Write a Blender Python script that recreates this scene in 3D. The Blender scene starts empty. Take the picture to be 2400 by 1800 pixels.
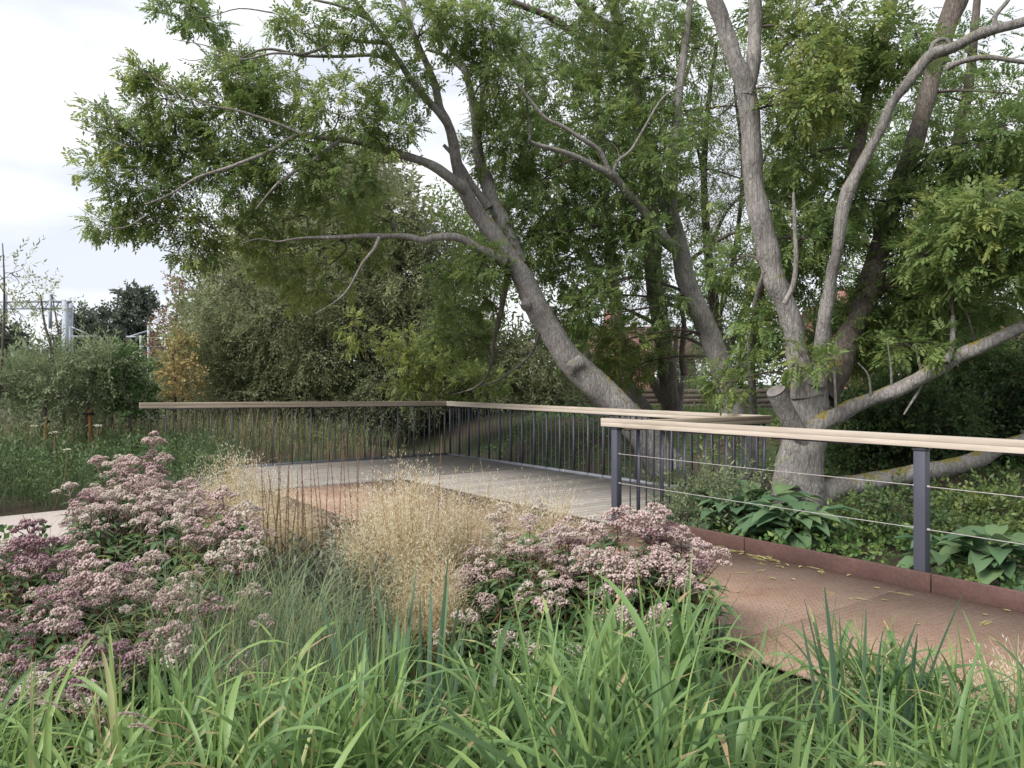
import bpy, math, random
import numpy as np
from mathutils import Vector, Matrix

random.seed(7)
rng = np.random.default_rng(7)
SC = bpy.context.scene
COL = SC.collection
EYE = 1.47            # camera height over the deck
FPX = 1800.0          # focal length in units of a 2400 px wide frame

# ------------------------------------------------------------------ camera, sky, sun, exposure
cd = bpy.data.cameras.new('camera')
cd.sensor_width = 36.0
cd.lens = 27.0
cd.clip_end = 3000
cam = bpy.data.objects.new('camera', cd)
cam.location = (0, 0, EYE)
cam.rotation_euler = (math.radians(90), 0, 0)
COL.objects.link(cam)
SC.camera = cam

SUN_EL, SUN_AZ = math.radians(42), math.radians(-128)      # azimuth from +Y towards +X
world = bpy.data.worlds.new('World')
SC.world = world
world.use_nodes = True
wn, wl = world.node_tree.nodes, world.node_tree.links
wn.clear()
w_out = wn.new('ShaderNodeOutputWorld')
w_bg = wn.new('ShaderNodeBackground')
w_bg.inputs['Strength'].default_value = 0.1
w_sky = wn.new('ShaderNodeTexSky')
w_sky.sky_type = 'NISHITA'
w_sky.sun_disc = False
w_sky.sun_elevation = SUN_EL
w_sky.sun_rotation = SUN_AZ
w_tc = wn.new('ShaderNodeTexCoord')
w_map = wn.new('ShaderNodeMapping')
w_map.inputs['Scale'].default_value = (1.6, 1.6, 5.0)
w_n = wn.new('ShaderNodeTexNoise')
w_n.inputs['Scale'].default_value = 1.5
w_n.inputs['Detail'].default_value = 6
w_n.inputs['Roughness'].default_value = 0.55
w_r = wn.new('ShaderNodeValToRGB')
w_r.color_ramp.elements[0].position = 0.30
w_r.color_ramp.elements[0].color = (0.82, 0.82, 0.82, 1)
w_r.color_ramp.elements[1].position = 0.62
w_r.color_ramp.elements[1].color = (1, 1, 1, 1)
w_n2 = wn.new('ShaderNodeTexNoise')
w_n2.inputs['Scale'].default_value = 2.3
w_n2.inputs['Detail'].default_value = 5
w_r2 = wn.new('ShaderNodeValToRGB')
w_r2.color_ramp.elements[0].position = 0.38
w_r2.color_ramp.elements[0].color = (5.0, 5.25, 5.75, 1)
w_r2.color_ramp.elements[1].position = 0.64
w_r2.color_ramp.elements[1].color = (7.3, 7.3, 7.45, 1)
w_mix = wn.new('ShaderNodeMix')
w_mix.data_type = 'RGBA'
wl.new(w_tc.outputs['Generated'], w_map.inputs['Vector'])
wl.new(w_map.outputs['Vector'], w_n.inputs['Vector'])
wl.new(w_map.outputs['Vector'], w_n2.inputs['Vector'])
wl.new(w_n.outputs['Fac'], w_r.inputs['Fac'])
wl.new(w_n2.outputs['Fac'], w_r2.inputs['Fac'])
wl.new(w_r.outputs['Color'], w_mix.inputs[0])
wl.new(w_sky.outputs['Color'], w_mix.inputs[6])
wl.new(w_r2.outputs['Color'], w_mix.inputs[7])
wl.new(w_mix.outputs[2], w_bg.inputs['Color'])
wl.new(w_bg.outputs['Background'], w_out.inputs['Surface'])

ld = bpy.data.lights.new('sun', 'SUN')
ld.energy = 2.8
ld.angle = math.radians(25)
ld.color = (1.0, 0.955, 0.89)
sun = bpy.data.objects.new('sun', ld)
sd = Vector((math.sin(SUN_AZ) * math.cos(SUN_EL), math.cos(SUN_AZ) * math.cos(SUN_EL), math.sin(SUN_EL)))
sun.rotation_euler = (-sd).to_track_quat('-Z', 'Y').to_euler()
sun.location = sd * 40
COL.objects.link(sun)

SC.render.engine = 'CYCLES'
SC.view_settings.view_transform = 'Standard'
SC.view_settings.look = 'None'
SC.view_settings.exposure = 0.84
SC.view_settings.gamma = 1.0
SC.view_settings.use_curve_mapping = False
SC.cycles.max_bounces = 5
SC.cycles.diffuse_bounces = 4
SC.cycles.glossy_bounces = 2
SC.cycles.transmission_bounces = 3
SC.cycles.transparent_max_bounces = 4


# ------------------------------------------------------------------ helpers
def W(px, py, Y):
    """a point of the place, from its direction and its distance Y"""
    return np.array([(px - 1200.0) / FPX * Y, Y, EYE - (py - 900.0) / FPX * Y])


def nrm(v):
    v = np.asarray(v, float)
    return v / np.maximum(np.linalg.norm(v, axis=-1, keepdims=True), 1e-9)


class MB:
    """collects faces and links them as one mesh object"""

    def __init__(self):
        self.v, self.q, self.t, self.qt, self.tt = [], [], [], [], []
        self.n = 0

    def add(self, v, q=None, t=None, tint=0.5):
        v = np.asarray(v, float).reshape(-1, 3)
        if q is not None and len(q):
            q = np.asarray(q, int).reshape(-1, 4)
            self.q.append(q + self.n)
            self.qt.append(np.broadcast_to(np.asarray(tint, float), (len(q),)) if np.ndim(tint) == 0 or len(np.atleast_1d(tint)) == len(q) else np.full(len(q), 0.5))
        if t is not None and len(t):
            t = np.asarray(t, int).reshape(-1, 3)
            self.t.append(t + self.n)
            self.tt.append(np.broadcast_to(np.asarray(tint, float), (len(t),)) if np.ndim(tint) == 0 else np.full(len(t), 0.5))
        self.v.append(v)
        self.n += len(v)
        return self

    def mesh(self, name, mat, origin=(0, 0, 0), smooth=False):
        me = bpy.data.meshes.new(name)
        v = np.concatenate(self.v) - np.asarray(origin, float)
        q = np.concatenate(self.q) if self.q else np.zeros((0, 4), int)
        t = np.concatenate(self.t) if self.t else np.zeros((0, 3), int)
        me.vertices.add(len(v))
        me.vertices.foreach_set('co', v.astype(np.float32).ravel())
        nl = q.size + t.size
        me.loops.add(nl)
        me.loops.foreach_set('vertex_index', np.concatenate([q.ravel(), t.ravel()]).astype(np.int32))
        nf = len(q) + len(t)
        me.polygons.add(nf)
        starts = np.concatenate([np.arange(len(q)) * 4, q.size + np.arange(len(t)) * 3]).astype(np.int32)
        me.polygons.foreach_set('loop_start', starts)
        if smooth:
            me.polygons.foreach_set('use_smooth', np.ones(nf, bool))
        a = me.attributes.new('tint', 'FLOAT', 'FACE')
        tint = np.concatenate([*(self.qt or []), *(self.tt or [])]) if nf else np.zeros(0)
        a.data.foreach_set('value', np.clip(tint, 0, 1).astype(np.float32))
        me.update(calc_edges=True)
        me.validate()
        if mat:
            me.materials.append(mat)
        return me

    def build(self, name, mat, parent=None, smooth=False, kind=None):
        org = parent.matrix_basis.translation if parent is not None else (0, 0, 0)
        # grand-children: the parent part sits at the thing's origin
        if parent is not None and parent.parent is not None:
            org = parent.matrix_basis.translation + parent.parent.matrix_basis.translation
        return put(name, self.mesh(name, mat, org, smooth), parent, kind)


def put(name, me, parent=None, kind=None):
    o = bpy.data.objects.new(name, me)
    COL.objects.link(o)
    if parent is not None:
        o.parent = parent
    if kind:
        o['kind'] = kind
    return o


def tag(o, label, cat, group=None):
    o['label'] = label
    o['category'] = cat
    if group:
        o['group'] = group
    return o


def thing(name, label, cat, loc=(0, 0, 0), group=None):
    o = bpy.data.objects.new(name, None)
    o.empty_display_size = 0.1
    COL.objects.link(o)
    o.matrix_basis = Matrix.Translation(Vector([float(c) for c in loc]))
    return tag(o, label, cat, group)


def bevel(o, w, seg=2):
    m = o.modifiers.new('bevel', 'BEVEL')
    m.width = w
    m.segments = seg
    m.limit_method = 'ANGLE'
    return o


BOXQ = np.array([[0, 3, 2, 1], [4, 5, 6, 7], [0, 1, 5, 4], [1, 2, 6, 5], [2, 3, 7, 6], [3, 0, 4, 7]])


def obox(mb, c, ex, ey, ez, hx, hy, hz, tint=0.5):
    c, ex, ey, ez = [np.asarray(k, float) for k in (c, ex, ey, ez)]
    s = [(-1, -1, -1), (1, -1, -1), (1, 1, -1), (-1, 1, -1), (-1, -1, 1), (1, -1, 1), (1, 1, 1), (-1, 1, 1)]
    v = [c + a * hx * ex + b * hy * ey + d * hz * ez for a, b, d in s]
    return mb.add(v, BOXQ, tint=tint)


def beam(mb, p0, p1, hw, hh, tint=0.5, side=None):
    p0, p1 = np.asarray(p0, float), np.asarray(p1, float)
    d = p1 - p0
    L = np.linalg.norm(d)
    ex = d / L
    up = np.array([0, 0, 1.0]) if abs(ex[2]) < 0.9 else np.array([1.0, 0, 0])
    if side is not None:
        ey = nrm(side)
    else:
        ey = nrm(np.cross(up, ex))
    ez = np.cross(ex, ey)
    return obox(mb, (p0 + p1) / 2, ex, ey, ez, L / 2, hw, hh, tint)


def smooth_path(pts, sub=4):
    """Catmull-Rom through rows of [x, y, z, r]"""
    P = np.asarray(pts, float)
    if len(P) < 3:
        t = np.linspace(0, 1, sub + 1)[:, None]
        return P[0] * (1 - t) + P[-1] * t
    Q = np.vstack([2 * P[0] - P[1], P, 2 * P[-1] - P[-2]])
    out = []
    for i in range(1, len(Q) - 2):
        p0, p1, p2, p3 = Q[i - 1], Q[i], Q[i + 1], Q[i + 2]
        for t in np.arange(sub) / sub:
            out.append(0.5 * (2 * p1 + (p2 - p0) * t + (2 * p0 - 5 * p1 + 4 * p2 - p3) * t * t + (3 * p1 - p0 - 3 * p2 + p3) * t ** 3))
    out.append(P[-1])
    return np.array(out)


def tube(mb, path, r, sides=8, rough=0.0, cap=False, tint=0.5, squash=None):
    path = np.asarray(path, float)
    r = np.broadcast_to(np.asarray(r, float), (len(path),))
    n = len(path)
    d = np.gradient(path, axis=0)
    d = nrm(d)
    up = np.array([0.31, 0.22, 0.92])
    a = np.cross(up, d[0])
    if np.linalg.norm(a) < 0.1:
        a = np.cross([1.0, 0, 0], d[0])
    a = nrm(a)
    fr = []
    for i in range(n):
        a = a - d[i] * np.dot(a, d[i])
        a = nrm(a)
        fr.append((a, np.cross(d[i], a)))
    A = np.array([f[0] for f in fr])
    B = np.array([f[1] for f in fr])
    th = np.linspace(0, 2 * math.pi, sides, endpoint=False)
    rr = r[:, None] * np.ones((1, sides))
    if rough > 0:
        ph = rng.uniform(0, 6.28, 6)
        s = np.arange(n)[:, None]
        fl = (np.sin(3 * th[None, :] + ph[0] + s * 0.21) * 0.5 + np.sin(2 * th[None, :] + ph[1] - s * 0.33) * 0.6
              + np.sin(5 * th[None, :] + ph[2] + s * 0.5) * 0.35 + rng.normal(0, 0.35, (n, sides)))
        rr = rr * (1 + rough * fl)
    v = path[:, None, :] + rr[..., None] * (np.cos(th)[None, :, None] * A[:, None, :] + np.sin(th)[None, :, None] * B[:, None, :])
    v = v.reshape(-1, 3)
    i = np.arange(n - 1)[:, None] * sides
    k = np.arange(sides)[None, :]
    k2 = (k + 1) % sides
    q = np.stack([i + k, i + k2, i + sides + k2, i + sides + k], -1).reshape(-1, 4)
    mb.add(v, q, tint=tint)
    if cap:
        c = np.vstack([v[-sides:], path[-1:]])
        mb.add(c, None, [[a_, (a_ + 1) % sides, sides] for a_ in range(sides)], tint=tint)
    return mb


def tubes3(mb, P, r0, r1, tint=0.5):
    """many three-sided twigs at once: P is (n, m, 3)"""
    P = np.asarray(P, float)
    n, m, _ = P.shape
    if n == 0:
        return mb
    d = nrm(P[:, -1] - P[:, 0])
    a = nrm(np.cross(d, nrm(rng.normal(size=(n, 3)))))
    b = np.cross(d, a)
    r = np.linspace(0, 1, m)[None, :] * (np.atleast_1d(r1) - np.atleast_1d(r0))[:, None] + np.atleast_1d(r0)[:, None]
    r = np.broadcast_to(r, (n, m))
    th = np.array([0, 2.094, 4.189])
    off = np.cos(th)[None, :, None] * a[:, None, :] + np.sin(th)[None, :, None] * b[:, None, :]
    v = P[:, :, None, :] + r[:, :, None, None] * off[:, None, :, :]
    base = (np.arange(n) * m * 3)[:, None, None]
    i = (np.arange(m - 1) * 3)[None, :, None]
    k = np.arange(3)[None, None, :]
    k2 = (k + 1) % 3
    q = np.stack([base + i + k, base + i + k2, base + i + 3 + k2, base + i + 3 + k], -1).reshape(-1, 4)
    return mb.add(v.reshape(-1, 3), q, tint=tint)


def scatter(mb, T, Q, pos, fwd, up, scale, tint):
    """copies of a leaf template T (V,3), quads Q, into one mesh"""
    pos, fwd, up = np.asarray(pos, float), nrm(fwd), np.asarray(up, float)
    n = len(pos)
    if n == 0:
        return mb
    side = nrm(np.cross(up, fwd))
    upv = np.cross(fwd, side)
    R = np.stack([fwd, side, upv], 1)             # rows
    v = np.einsum('vk,nkj->nvj', T, R) * np.broadcast_to(scale, (n,))[:, None, None] + pos[:, None, :]
    V = len(T)
    q = (Q[None, :, :] + (np.arange(n) * V)[:, None, None]).reshape(-1, 4)
    tt = np.repeat(np.broadcast_to(tint, (n,)), len(Q))
    return mb.add(v.reshape(-1, 3), q, tint=tt)


def blades(mb, base, yaw, L, w, th0, curl, K=6, tint=0.5, fold=0.3, twist=0.0, kink=0.0, dry=0.0):
    """arching grass blades with a crease; all arguments are arrays of length n"""
    base = np.asarray(base, float)
    n = len(base)
    yaw, L, w, th0, curl = [np.broadcast_to(np.asarray(k, float), (n,)) for k in (yaw, L, w, th0, curl)]
    t = np.linspace(0, 1, K + 1)
    th = th0[:, None] + curl[:, None] * t[None, :] ** 1.6
    if kink:
        kk_ = (rng.random(n) < kink) * rng.uniform(0.5, 1.5, n)
        th = th + kk_[:, None] * (t[None, :] > rng.uniform(0.35, 0.8, n)[:, None])
    ds = L[:, None] / K
    hx = np.concatenate([np.zeros((n, 1)), np.cumsum(np.sin(th[:, :-1]) * ds, 1)], 1)
    hz = np.concatenate([np.zeros((n, 1)), np.cumsum(np.cos(th[:, :-1]) * ds, 1)], 1)
    dx, dy = np.cos(yaw), np.sin(yaw)
    C = np.stack([base[:, 0, None] + hx * dx[:, None], base[:, 1, None] + hx * dy[:, None], base[:, 2, None] + hz], -1)
    prof = np.minimum(1, 0.55 + t * 2.2) * np.clip(1 - t, 0, 1) ** 0.55
    prof[-1] = 0.03
    hw = w[:, None] * 0.5 * prof[None, :]
    tw = rng.normal(0, 1, n)[:, None] * twist * t[None, :]
    sx, sy = -dy[:, None] * np.cos(tw), dx[:, None] * np.cos(tw)
    S = np.stack([np.broadcast_to(sx, hw.shape), np.broadcast_to(sy, hw.shape), np.sin(tw) * np.ones_like(hw)], -1)
    nx = np.stack([-np.cos(th) * dx[:, None], -np.cos(th) * dy[:, None], np.sin(th)], -1)
    Lf = C + S * hw[..., None] + nx * (hw * fold)[..., None]
    Rt = C - S * hw[..., None] + nx * (hw * fold)[..., None]
    v = np.stack([Lf, C, Rt], 2).reshape(-1, 3)
    R = K + 1
    b = (np.arange(n) * R * 3)[:, None, None]
    i = (np.arange(K) * 3)[None, :, None]
    k = np.arange(2)[None, None, :]
    q = np.stack([b + i + k, b + i + k + 1, b + i + k + 4, b + i + k + 3], -1).reshape(-1, 4)
    tt = np.repeat(np.broadcast_to(tint, (n,)), K * 2).reshape(n, K, 2).copy()
    if dry:
        dm = rng.random(n) < dry
        tt[dm, -1, :] = 0.97
        d2 = dm & (rng.random(n) < 0.35)
        tt[d2, -2, :] = 0.95
    mb.add(v, q, tint=tt.ravel())
    return C


# ------------------------------------------------------------------ materials
MATS = {}


def newmat(name):
    m = bpy.data.materials.new(name)
    m.use_nodes = True
    MATS[name] = m
    return m, m.node_tree.nodes, m.node_tree.links, m.node_tree.nodes['Principled BSDF']


def ramp(nodes, stops):
    r = nodes.new('ShaderNodeValToRGB')
    e = r.color_ramp.elements
    while len(e) < len(stops):
        e.new(0.5)
    for k, (p, c) in enumerate(stops):
        e[k].position = p
        e[k].color = (*c, 1)
    return r


def leaf_mat(name, stops, trans=0.35, rough=0.5, island=0.25):
    m, N, L, P = newmat(name)
    at = N.new('ShaderNodeAttribute')
    at.attribute_name = 'tint'
    geo = N.new('ShaderNodeNewGeometry')
    ma = N.new('ShaderNodeMath')
    ma.operation = 'MULTIPLY_ADD'
    ma.inputs[1].default_value = island
    L.new(geo.outputs['Random Per Island'], ma.inputs[0])
    L.new(at.outputs['Fac'], ma.inputs[2])
    sb = N.new('ShaderNodeMath')
    sb.operation = 'SUBTRACT'
    sb.inputs[1].default_value = island / 2
    L.new(ma.outputs[0], sb.inputs[0])
    r = ramp(N, stops)
    L.new(sb.outputs[0], r.inputs['Fac'])
    L.new(r.outputs['Color'], P.inputs['Base Color'])
    P.inputs['Roughness'].default_value = rough
    P.inputs['Specular IOR Level'].default_value = 0.35
    if trans > 0:
        tr = N.new('ShaderNodeBsdfTranslucent')
        L.new(r.outputs['Color'], tr.inputs['Color'])
        mx = N.new('ShaderNodeMixShader')
        mx.inputs[0].default_value = trans
        L.new(P.outputs[0], mx.inputs[1])
        L.new(tr.outputs[0], mx.inputs[2])
        L.new(mx.outputs[0], N['Material Output'].inputs['Surface'])
    return m


def noise_mat(name, stops, scale=8, detail=6, rough=0.85, bump=0.2, stretch=(1, 1, 1), dist=0.02, coord='Object', spec=0.3, nrough=0.6):
    m, N, L, P = newmat(name)
    tc = N.new('ShaderNodeTexCoord')
    mp = N.new('ShaderNodeMapping')
    mp.inputs['Scale'].default_value = stretch
    n = N.new('ShaderNodeTexNoise')
    n.inputs['Scale'].default_value = scale
    n.inputs['Detail'].default_value = detail
    n.inputs['Roughness'].default_value = nrough
    L.new(tc.outputs[coord], mp.inputs[0])
    L.new(mp.outputs[0], n.inputs['Vector'])
    r = ramp(N, stops)
    L.new(n.outputs['Fac'], r.inputs['Fac'])
    L.new(r.outputs['Color'], P.inputs['Base Color'])
    P.inputs['Roughness'].default_value = rough
    P.inputs['Specular IOR Level'].default_value = spec
    if bump:
        b = N.new('ShaderNodeBump')
        b.inputs['Strength'].default_value = bump
        b.inputs['Distance'].default_value = dist
        L.new(n.outputs['Fac'], b.inputs['Height'])
        L.new(b.outputs[0], P.inputs['Normal'])
    return m


def bark_mat(name, dark, mid, light, lichen=(0.28, 0.24, 0.06), lich=0.64, scale=1.0):
    m, N, L, P = newmat(name)
    tc = N.new('ShaderNodeTexCoord')
    mp = N.new('ShaderNodeMapping')
    mp.inputs['Scale'].default_value = (34 * scale, 34 * scale, 13 * scale)
    mp.inputs['Rotation'].default_value = (0.0, -0.35, 0)
    n1 = N.new('ShaderNodeTexNoise')
    n1.inputs['Scale'].default_value = 1.0
    n1.inputs['Detail'].default_value = 8
    n1.inputs['Roughness'].default_value = 0.72
    n1.inputs['Distortion'].default_value = 0.8
    L.new(tc.outputs['Object'], mp.inputs[0])
    L.new(mp.outputs[0], n1.inputs['Vector'])
    r1 = ramp(N, [(0.30, dark), (0.50, mid), (0.72, light)])
    L.new(n1.outputs['Fac'], r1.inputs['Fac'])
    n3 = N.new('ShaderNodeTexNoise')
    n3.inputs['Scale'].default_value = 2.2
    n3.inputs['Detail'].default_value = 4
    L.new(tc.outputs['Object'], n3.inputs['Vector'])
    r3 = ramp(N, [(0.3, (0.62, 0.60, 0.58)), (0.7, (1.15, 1.13, 1.1))])
    L.new(n3.outputs['Fac'], r3.inputs['Fac'])
    mul = N.new('ShaderNodeMix')
    mul.data_type = 'RGBA'
    mul.blend_type = 'MULTIPLY'
    mul.inputs[0].default_value = 1.0
    L.new(r1.outputs['Color'], mul.inputs[6])
    L.new(r3.outputs['Color'], mul.inputs[7])
    # yellow crusts of lichen, mostly on the upper side of the limbs
    n2 = N.new('ShaderNodeTexNoise')
    n2.inputs['Scale'].default_value = 5.0
    n2.inputs['Detail'].default_value = 7
    n2.inputs['Roughness'].default_value = 0.75
    L.new(tc.outputs['Object'], n2.inputs['Vector'])
    geo = N.new('ShaderNodeNewGeometry')
    sx = N.new('ShaderNodeSeparateXYZ')
    L.new(geo.outputs['Normal'], sx.inputs[0])
    ma = N.new('ShaderNodeMath')
    ma.operation = 'MULTIPLY_ADD'
    ma.inputs[1].default_value = 0.17
    L.new(sx.outputs['Z'], ma.inputs[0])
    L.new(n2.outputs['Fac'], ma.inputs[2])
    r2 = ramp(N, [(lich, (0, 0, 0)), (lich + 0.05, (1, 1, 1))])
    L.new(ma.outputs[0], r2.inputs['Fac'])
    mx = N.new('ShaderNodeMix')
    mx.data_type = 'RGBA'
    L.new(r2.outputs['Color'], mx.inputs[0])
    L.new(mul.outputs[2], mx.inputs[6])
    mx.inputs[7].default_value = (*lichen, 1)
    L.new(mx.outputs[2], P.inputs['Base Color'])
    P.inputs['Roughness'].default_value = 0.9
    P.inputs['Specular IOR Level'].default_value = 0.2
    vo = N.new('ShaderNodeTexVoronoi')
    vo.feature = 'DISTANCE_TO_EDGE'
    vo.inputs['Scale'].default_value = 0.6
    nv = N.new('ShaderNodeMix')
    nv.data_type = 'RGBA'
    nv.inputs[0].default_value = 0.25
    L.new(mp.outputs[0], nv.inputs[6])
    L.new(n1.outputs['Color'], nv.inputs[7])
    mp2 = N.new('ShaderNodeMapping')
    mp2.inputs['Scale'].default_value = (30 * scale, 30 * scale, 4.5 * scale)
    mp2.inputs['Rotation'].default_value = (0.0, -0.35, 0)
    L.new(tc.outputs['Object'], mp2.inputs[0])
    wp = N.new('ShaderNodeVectorMath')
    wp.operation = 'MULTIPLY_ADD'
    wp.inputs[1].default_value = (2.2, 2.2, 2.2)
    L.new(n3.outputs['Color'], wp.inputs[0])
    L.new(mp2.outputs[0], wp.inputs[2])
    L.new(wp.outputs[0], vo.inputs['Vector'])
    rv = ramp(N, [(0.0, (0.5, 0.48, 0.45)), (0.14, (1, 1, 1))])
    L.new(vo.outputs['Distance'], rv.inputs['Fac'])
    mv = N.new('ShaderNodeMix')
    mv.data_type = 'RGBA'
    mv.blend_type = 'MULTIPLY'
    mv.inputs[0].default_value = 0.42
    L.new(mx.outputs[2], mv.inputs[6])
    L.new(rv.outputs['Color'], mv.inputs[7])
    L.new(mv.outputs[2], P.inputs['Base Color'])
    hm = N.new('ShaderNodeMath')
    hm.operation = 'MULTIPLY_ADD'
    hm.inputs[1].default_value = 0.35
    L.new(rv.outputs['Color'], hm.inputs[0])
    L.new(n1.outputs['Fac'], hm.inputs[2])
    b = N.new('ShaderNodeBump')
    b.inputs['Strength'].default_value = 1.0
    b.inputs['Distance'].default_value = 0.035
    L.new(hm.outputs[0], b.inputs['Height'])
    L.new(b.outputs[0], P.inputs['Normal'])
    return m


ASH = leaf_mat('ash leaf', [(0.0, (0.085, 0.145, 0.052)), (0.4, (0.155, 0.235, 0.08)), (0.72, (0.235, 0.305, 0.095)), (1.0, (0.39, 0.41, 0.12))], 0.52, 0.55, 0.4)
WILLOW = leaf_mat('willow leaf', [(0.0, (0.12, 0.145, 0.08)), (0.4, (0.21, 0.245, 0.13)), (0.75, (0.285, 0.315, 0.165)), (1.0, (0.36, 0.37, 0.18))], 0.42, 0.6, 0.5)
SALLOW = leaf_mat('sallow leaf', [(0.0, (0.14, 0.18, 0.10)), (0.5, (0.225, 0.28, 0.155)), (1.0, (0.36, 0.39, 0.21))], 0.45, 0.6, 0.45)
AUTUMN = leaf_mat('autumn leaf', [(0.0, (0.17, 0.12, 0.07)), (0.4, (0.27, 0.21, 0.10)), (0.7, (0.36, 0.28, 0.10)), (1.0, (0.34, 0.33, 0.13))], 0.3, 0.6, 0.5)
RUSSET = leaf_mat('russet leaf', [(0.0, (0.15, 0.085, 0.065)), (0.5, (0.24, 0.15, 0.11)), (1.0, (0.30, 0.24, 0.12))], 0.25, 0.7, 0.5)
FAR = leaf_mat('far tree leaf', [(0.0, (0.07, 0.09, 0.07)), (0.5, (0.11, 0.135, 0.10)), (1.0, (0.15, 0.18, 0.12))], 0.25, 0.7, 0.5)
HEDGE = leaf_mat('hedge leaf', [(0.0, (0.045, 0.08, 0.035)), (0.5, (0.10, 0.16, 0.058)), (0.85, (0.19, 0.245, 0.075)), (1.0, (0.30, 0.31, 0.09))], 0.42, 0.5, 0.4)
HERB = leaf_mat('herb leaf', [(0.0, (0.05, 0.10, 0.032)), (0.5, (0.10, 0.19, 0.055)), (1.0, (0.22, 0.30, 0.085))], 0.38, 0.5, 0.35)
MEADOW = leaf_mat('meadow stem', [(0.0, (0.09, 0.13, 0.055)), (0.4, (0.165, 0.20, 0.08)), (0.7, (0.29, 0.25, 0.14)), (1.0, (0.36, 0.27, 0.18))], 0.35, 0.6, 0.4)
MEADOWG = leaf_mat('meadow herb', [(0.0, (0.055, 0.095, 0.04)), (0.5, (0.105, 0.165, 0.065)), (1.0, (0.21, 0.26, 0.10))], 0.38, 0.55, 0.4)
GREYHERB = leaf_mat('grey herb', [(0.0, (0.10, 0.115, 0.085)), (0.5, (0.17, 0.19, 0.14)), (1.0, (0.27, 0.27, 0.19))], 0.3, 0.7, 0.4)
REED = leaf_mat('reed blade', [(0.0, (0.085, 0.155, 0.065)), (0.35, (0.15, 0.255, 0.095)), (0.7, (0.235, 0.35, 0.115)), (0.90, (0.31, 0.41, 0.14)), (0.97, (0.50, 0.42, 0.25)), (1.0, (0.42, 0.30, 0.17))], 0.4, 0.42, 0.25)
SEDGE = leaf_mat('sedge blade', [(0.0, (0.10, 0.15, 0.09)), (0.45, (0.19, 0.265, 0.15)), (0.75, (0.28, 0.335, 0.15)), (1.0, (0.45, 0.34, 0.16))], 0.35, 0.5, 0.4)
IRIS = leaf_mat('iris blade', [(0.0, (0.06, 0.12, 0.075)), (0.6, (0.12, 0.20, 0.125)), (1.0, (0.19, 0.26, 0.12))], 0.28, 0.42, 0.3)
STRAW = leaf_mat('straw grass', [(0.0, (0.52, 0.32, 0.11)), (0.4, (0.72, 0.58, 0.34)), (0.7, (0.86, 0.78, 0.57)), (1.0, (0.91, 0.87, 0.73))], 0.58, 0.6, 0.2)
STALK = leaf_mat('dry stalk', [(0.0, (0.12, 0.065, 0.045)), (0.5, (0.22, 0.135, 0.09)), (1.0, (0.36, 0.28, 0.20))], 0.1, 0.8, 0.4)
AGLEAF = leaf_mat('agrimony leaf', [(0.0, (0.065, 0.125, 0.06)), (0.5, (0.125, 0.21, 0.095)), (1.0, (0.28, 0.33, 0.11))], 0.38, 0.5, 0.3)
AGSTEM = leaf_mat('agrimony stem', [(0.0, (0.10, 0.035, 0.03)), (0.5, (0.17, 0.075, 0.055)), (1.0, (0.16, 0.16, 0.07))], 0.0, 0.6, 0.3)
FL_PINK = leaf_mat('pink floret', [(0.0, (0.38, 0.25, 0.235)), (0.5, (0.58, 0.445, 0.425)), (1.0, (0.72, 0.63, 0.595))], 0.35, 0.95, 0.5)
FL_MAUVE = leaf_mat('mauve floret', [(0.0, (0.19, 0.10, 0.115)), (0.5, (0.34, 0.21, 0.235)), (1.0, (0.50, 0.39, 0.40))], 0.3, 0.95, 0.5)
FL_BUFF = leaf_mat('buff floret', [(0.0, (0.42, 0.33, 0.28)), (0.5, (0.58, 0.50, 0.44)), (1.0, (0.70, 0.64, 0.57))], 0.35, 0.95, 0.5)
COMFREY = leaf_mat('comfrey leaf', [(0.0, (0.06, 0.125, 0.07)), (0.5, (0.11, 0.195, 0.10)), (1.0, (0.18, 0.265, 0.12))], 0.3, 0.7, 0.25)
FALLEN = leaf_mat('fallen leaf', [(0.0, (0.20, 0.16, 0.06)), (0.5, (0.33, 0.29, 0.12)), (1.0, (0.42, 0.40, 0.20))], 0.15, 0.7, 0.5)
SPIKE = leaf_mat('grass seed spike', [(0.0, (0.24, 0.19, 0.14)), (0.5, (0.36, 0.30, 0.24)), (1.0, (0.48, 0.42, 0.35))], 0.2, 0.8, 0.5)
UMBEL = leaf_mat('cream umbel', [(0.0, (0.45, 0.40, 0.30)), (0.5, (0.66, 0.62, 0.50)), (1.0, (0.78, 0.76, 0.68))], 0.2, 0.8, 0.5)
TWIG = noise_mat('twig', [(0.3, (0.05, 0.04, 0.035)), (0.7, (0.12, 0.10, 0.085))], 6, 3, 0.9, 0)
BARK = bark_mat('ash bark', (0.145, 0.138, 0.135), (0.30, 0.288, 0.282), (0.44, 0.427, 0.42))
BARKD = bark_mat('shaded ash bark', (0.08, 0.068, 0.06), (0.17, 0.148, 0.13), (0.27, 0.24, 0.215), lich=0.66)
BARKW = bark_mat('willow bark', (0.025, 0.02, 0.017), (0.055, 0.045, 0.038), (0.10, 0.085, 0.07), lich=0.9)
SOIL = None


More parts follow.
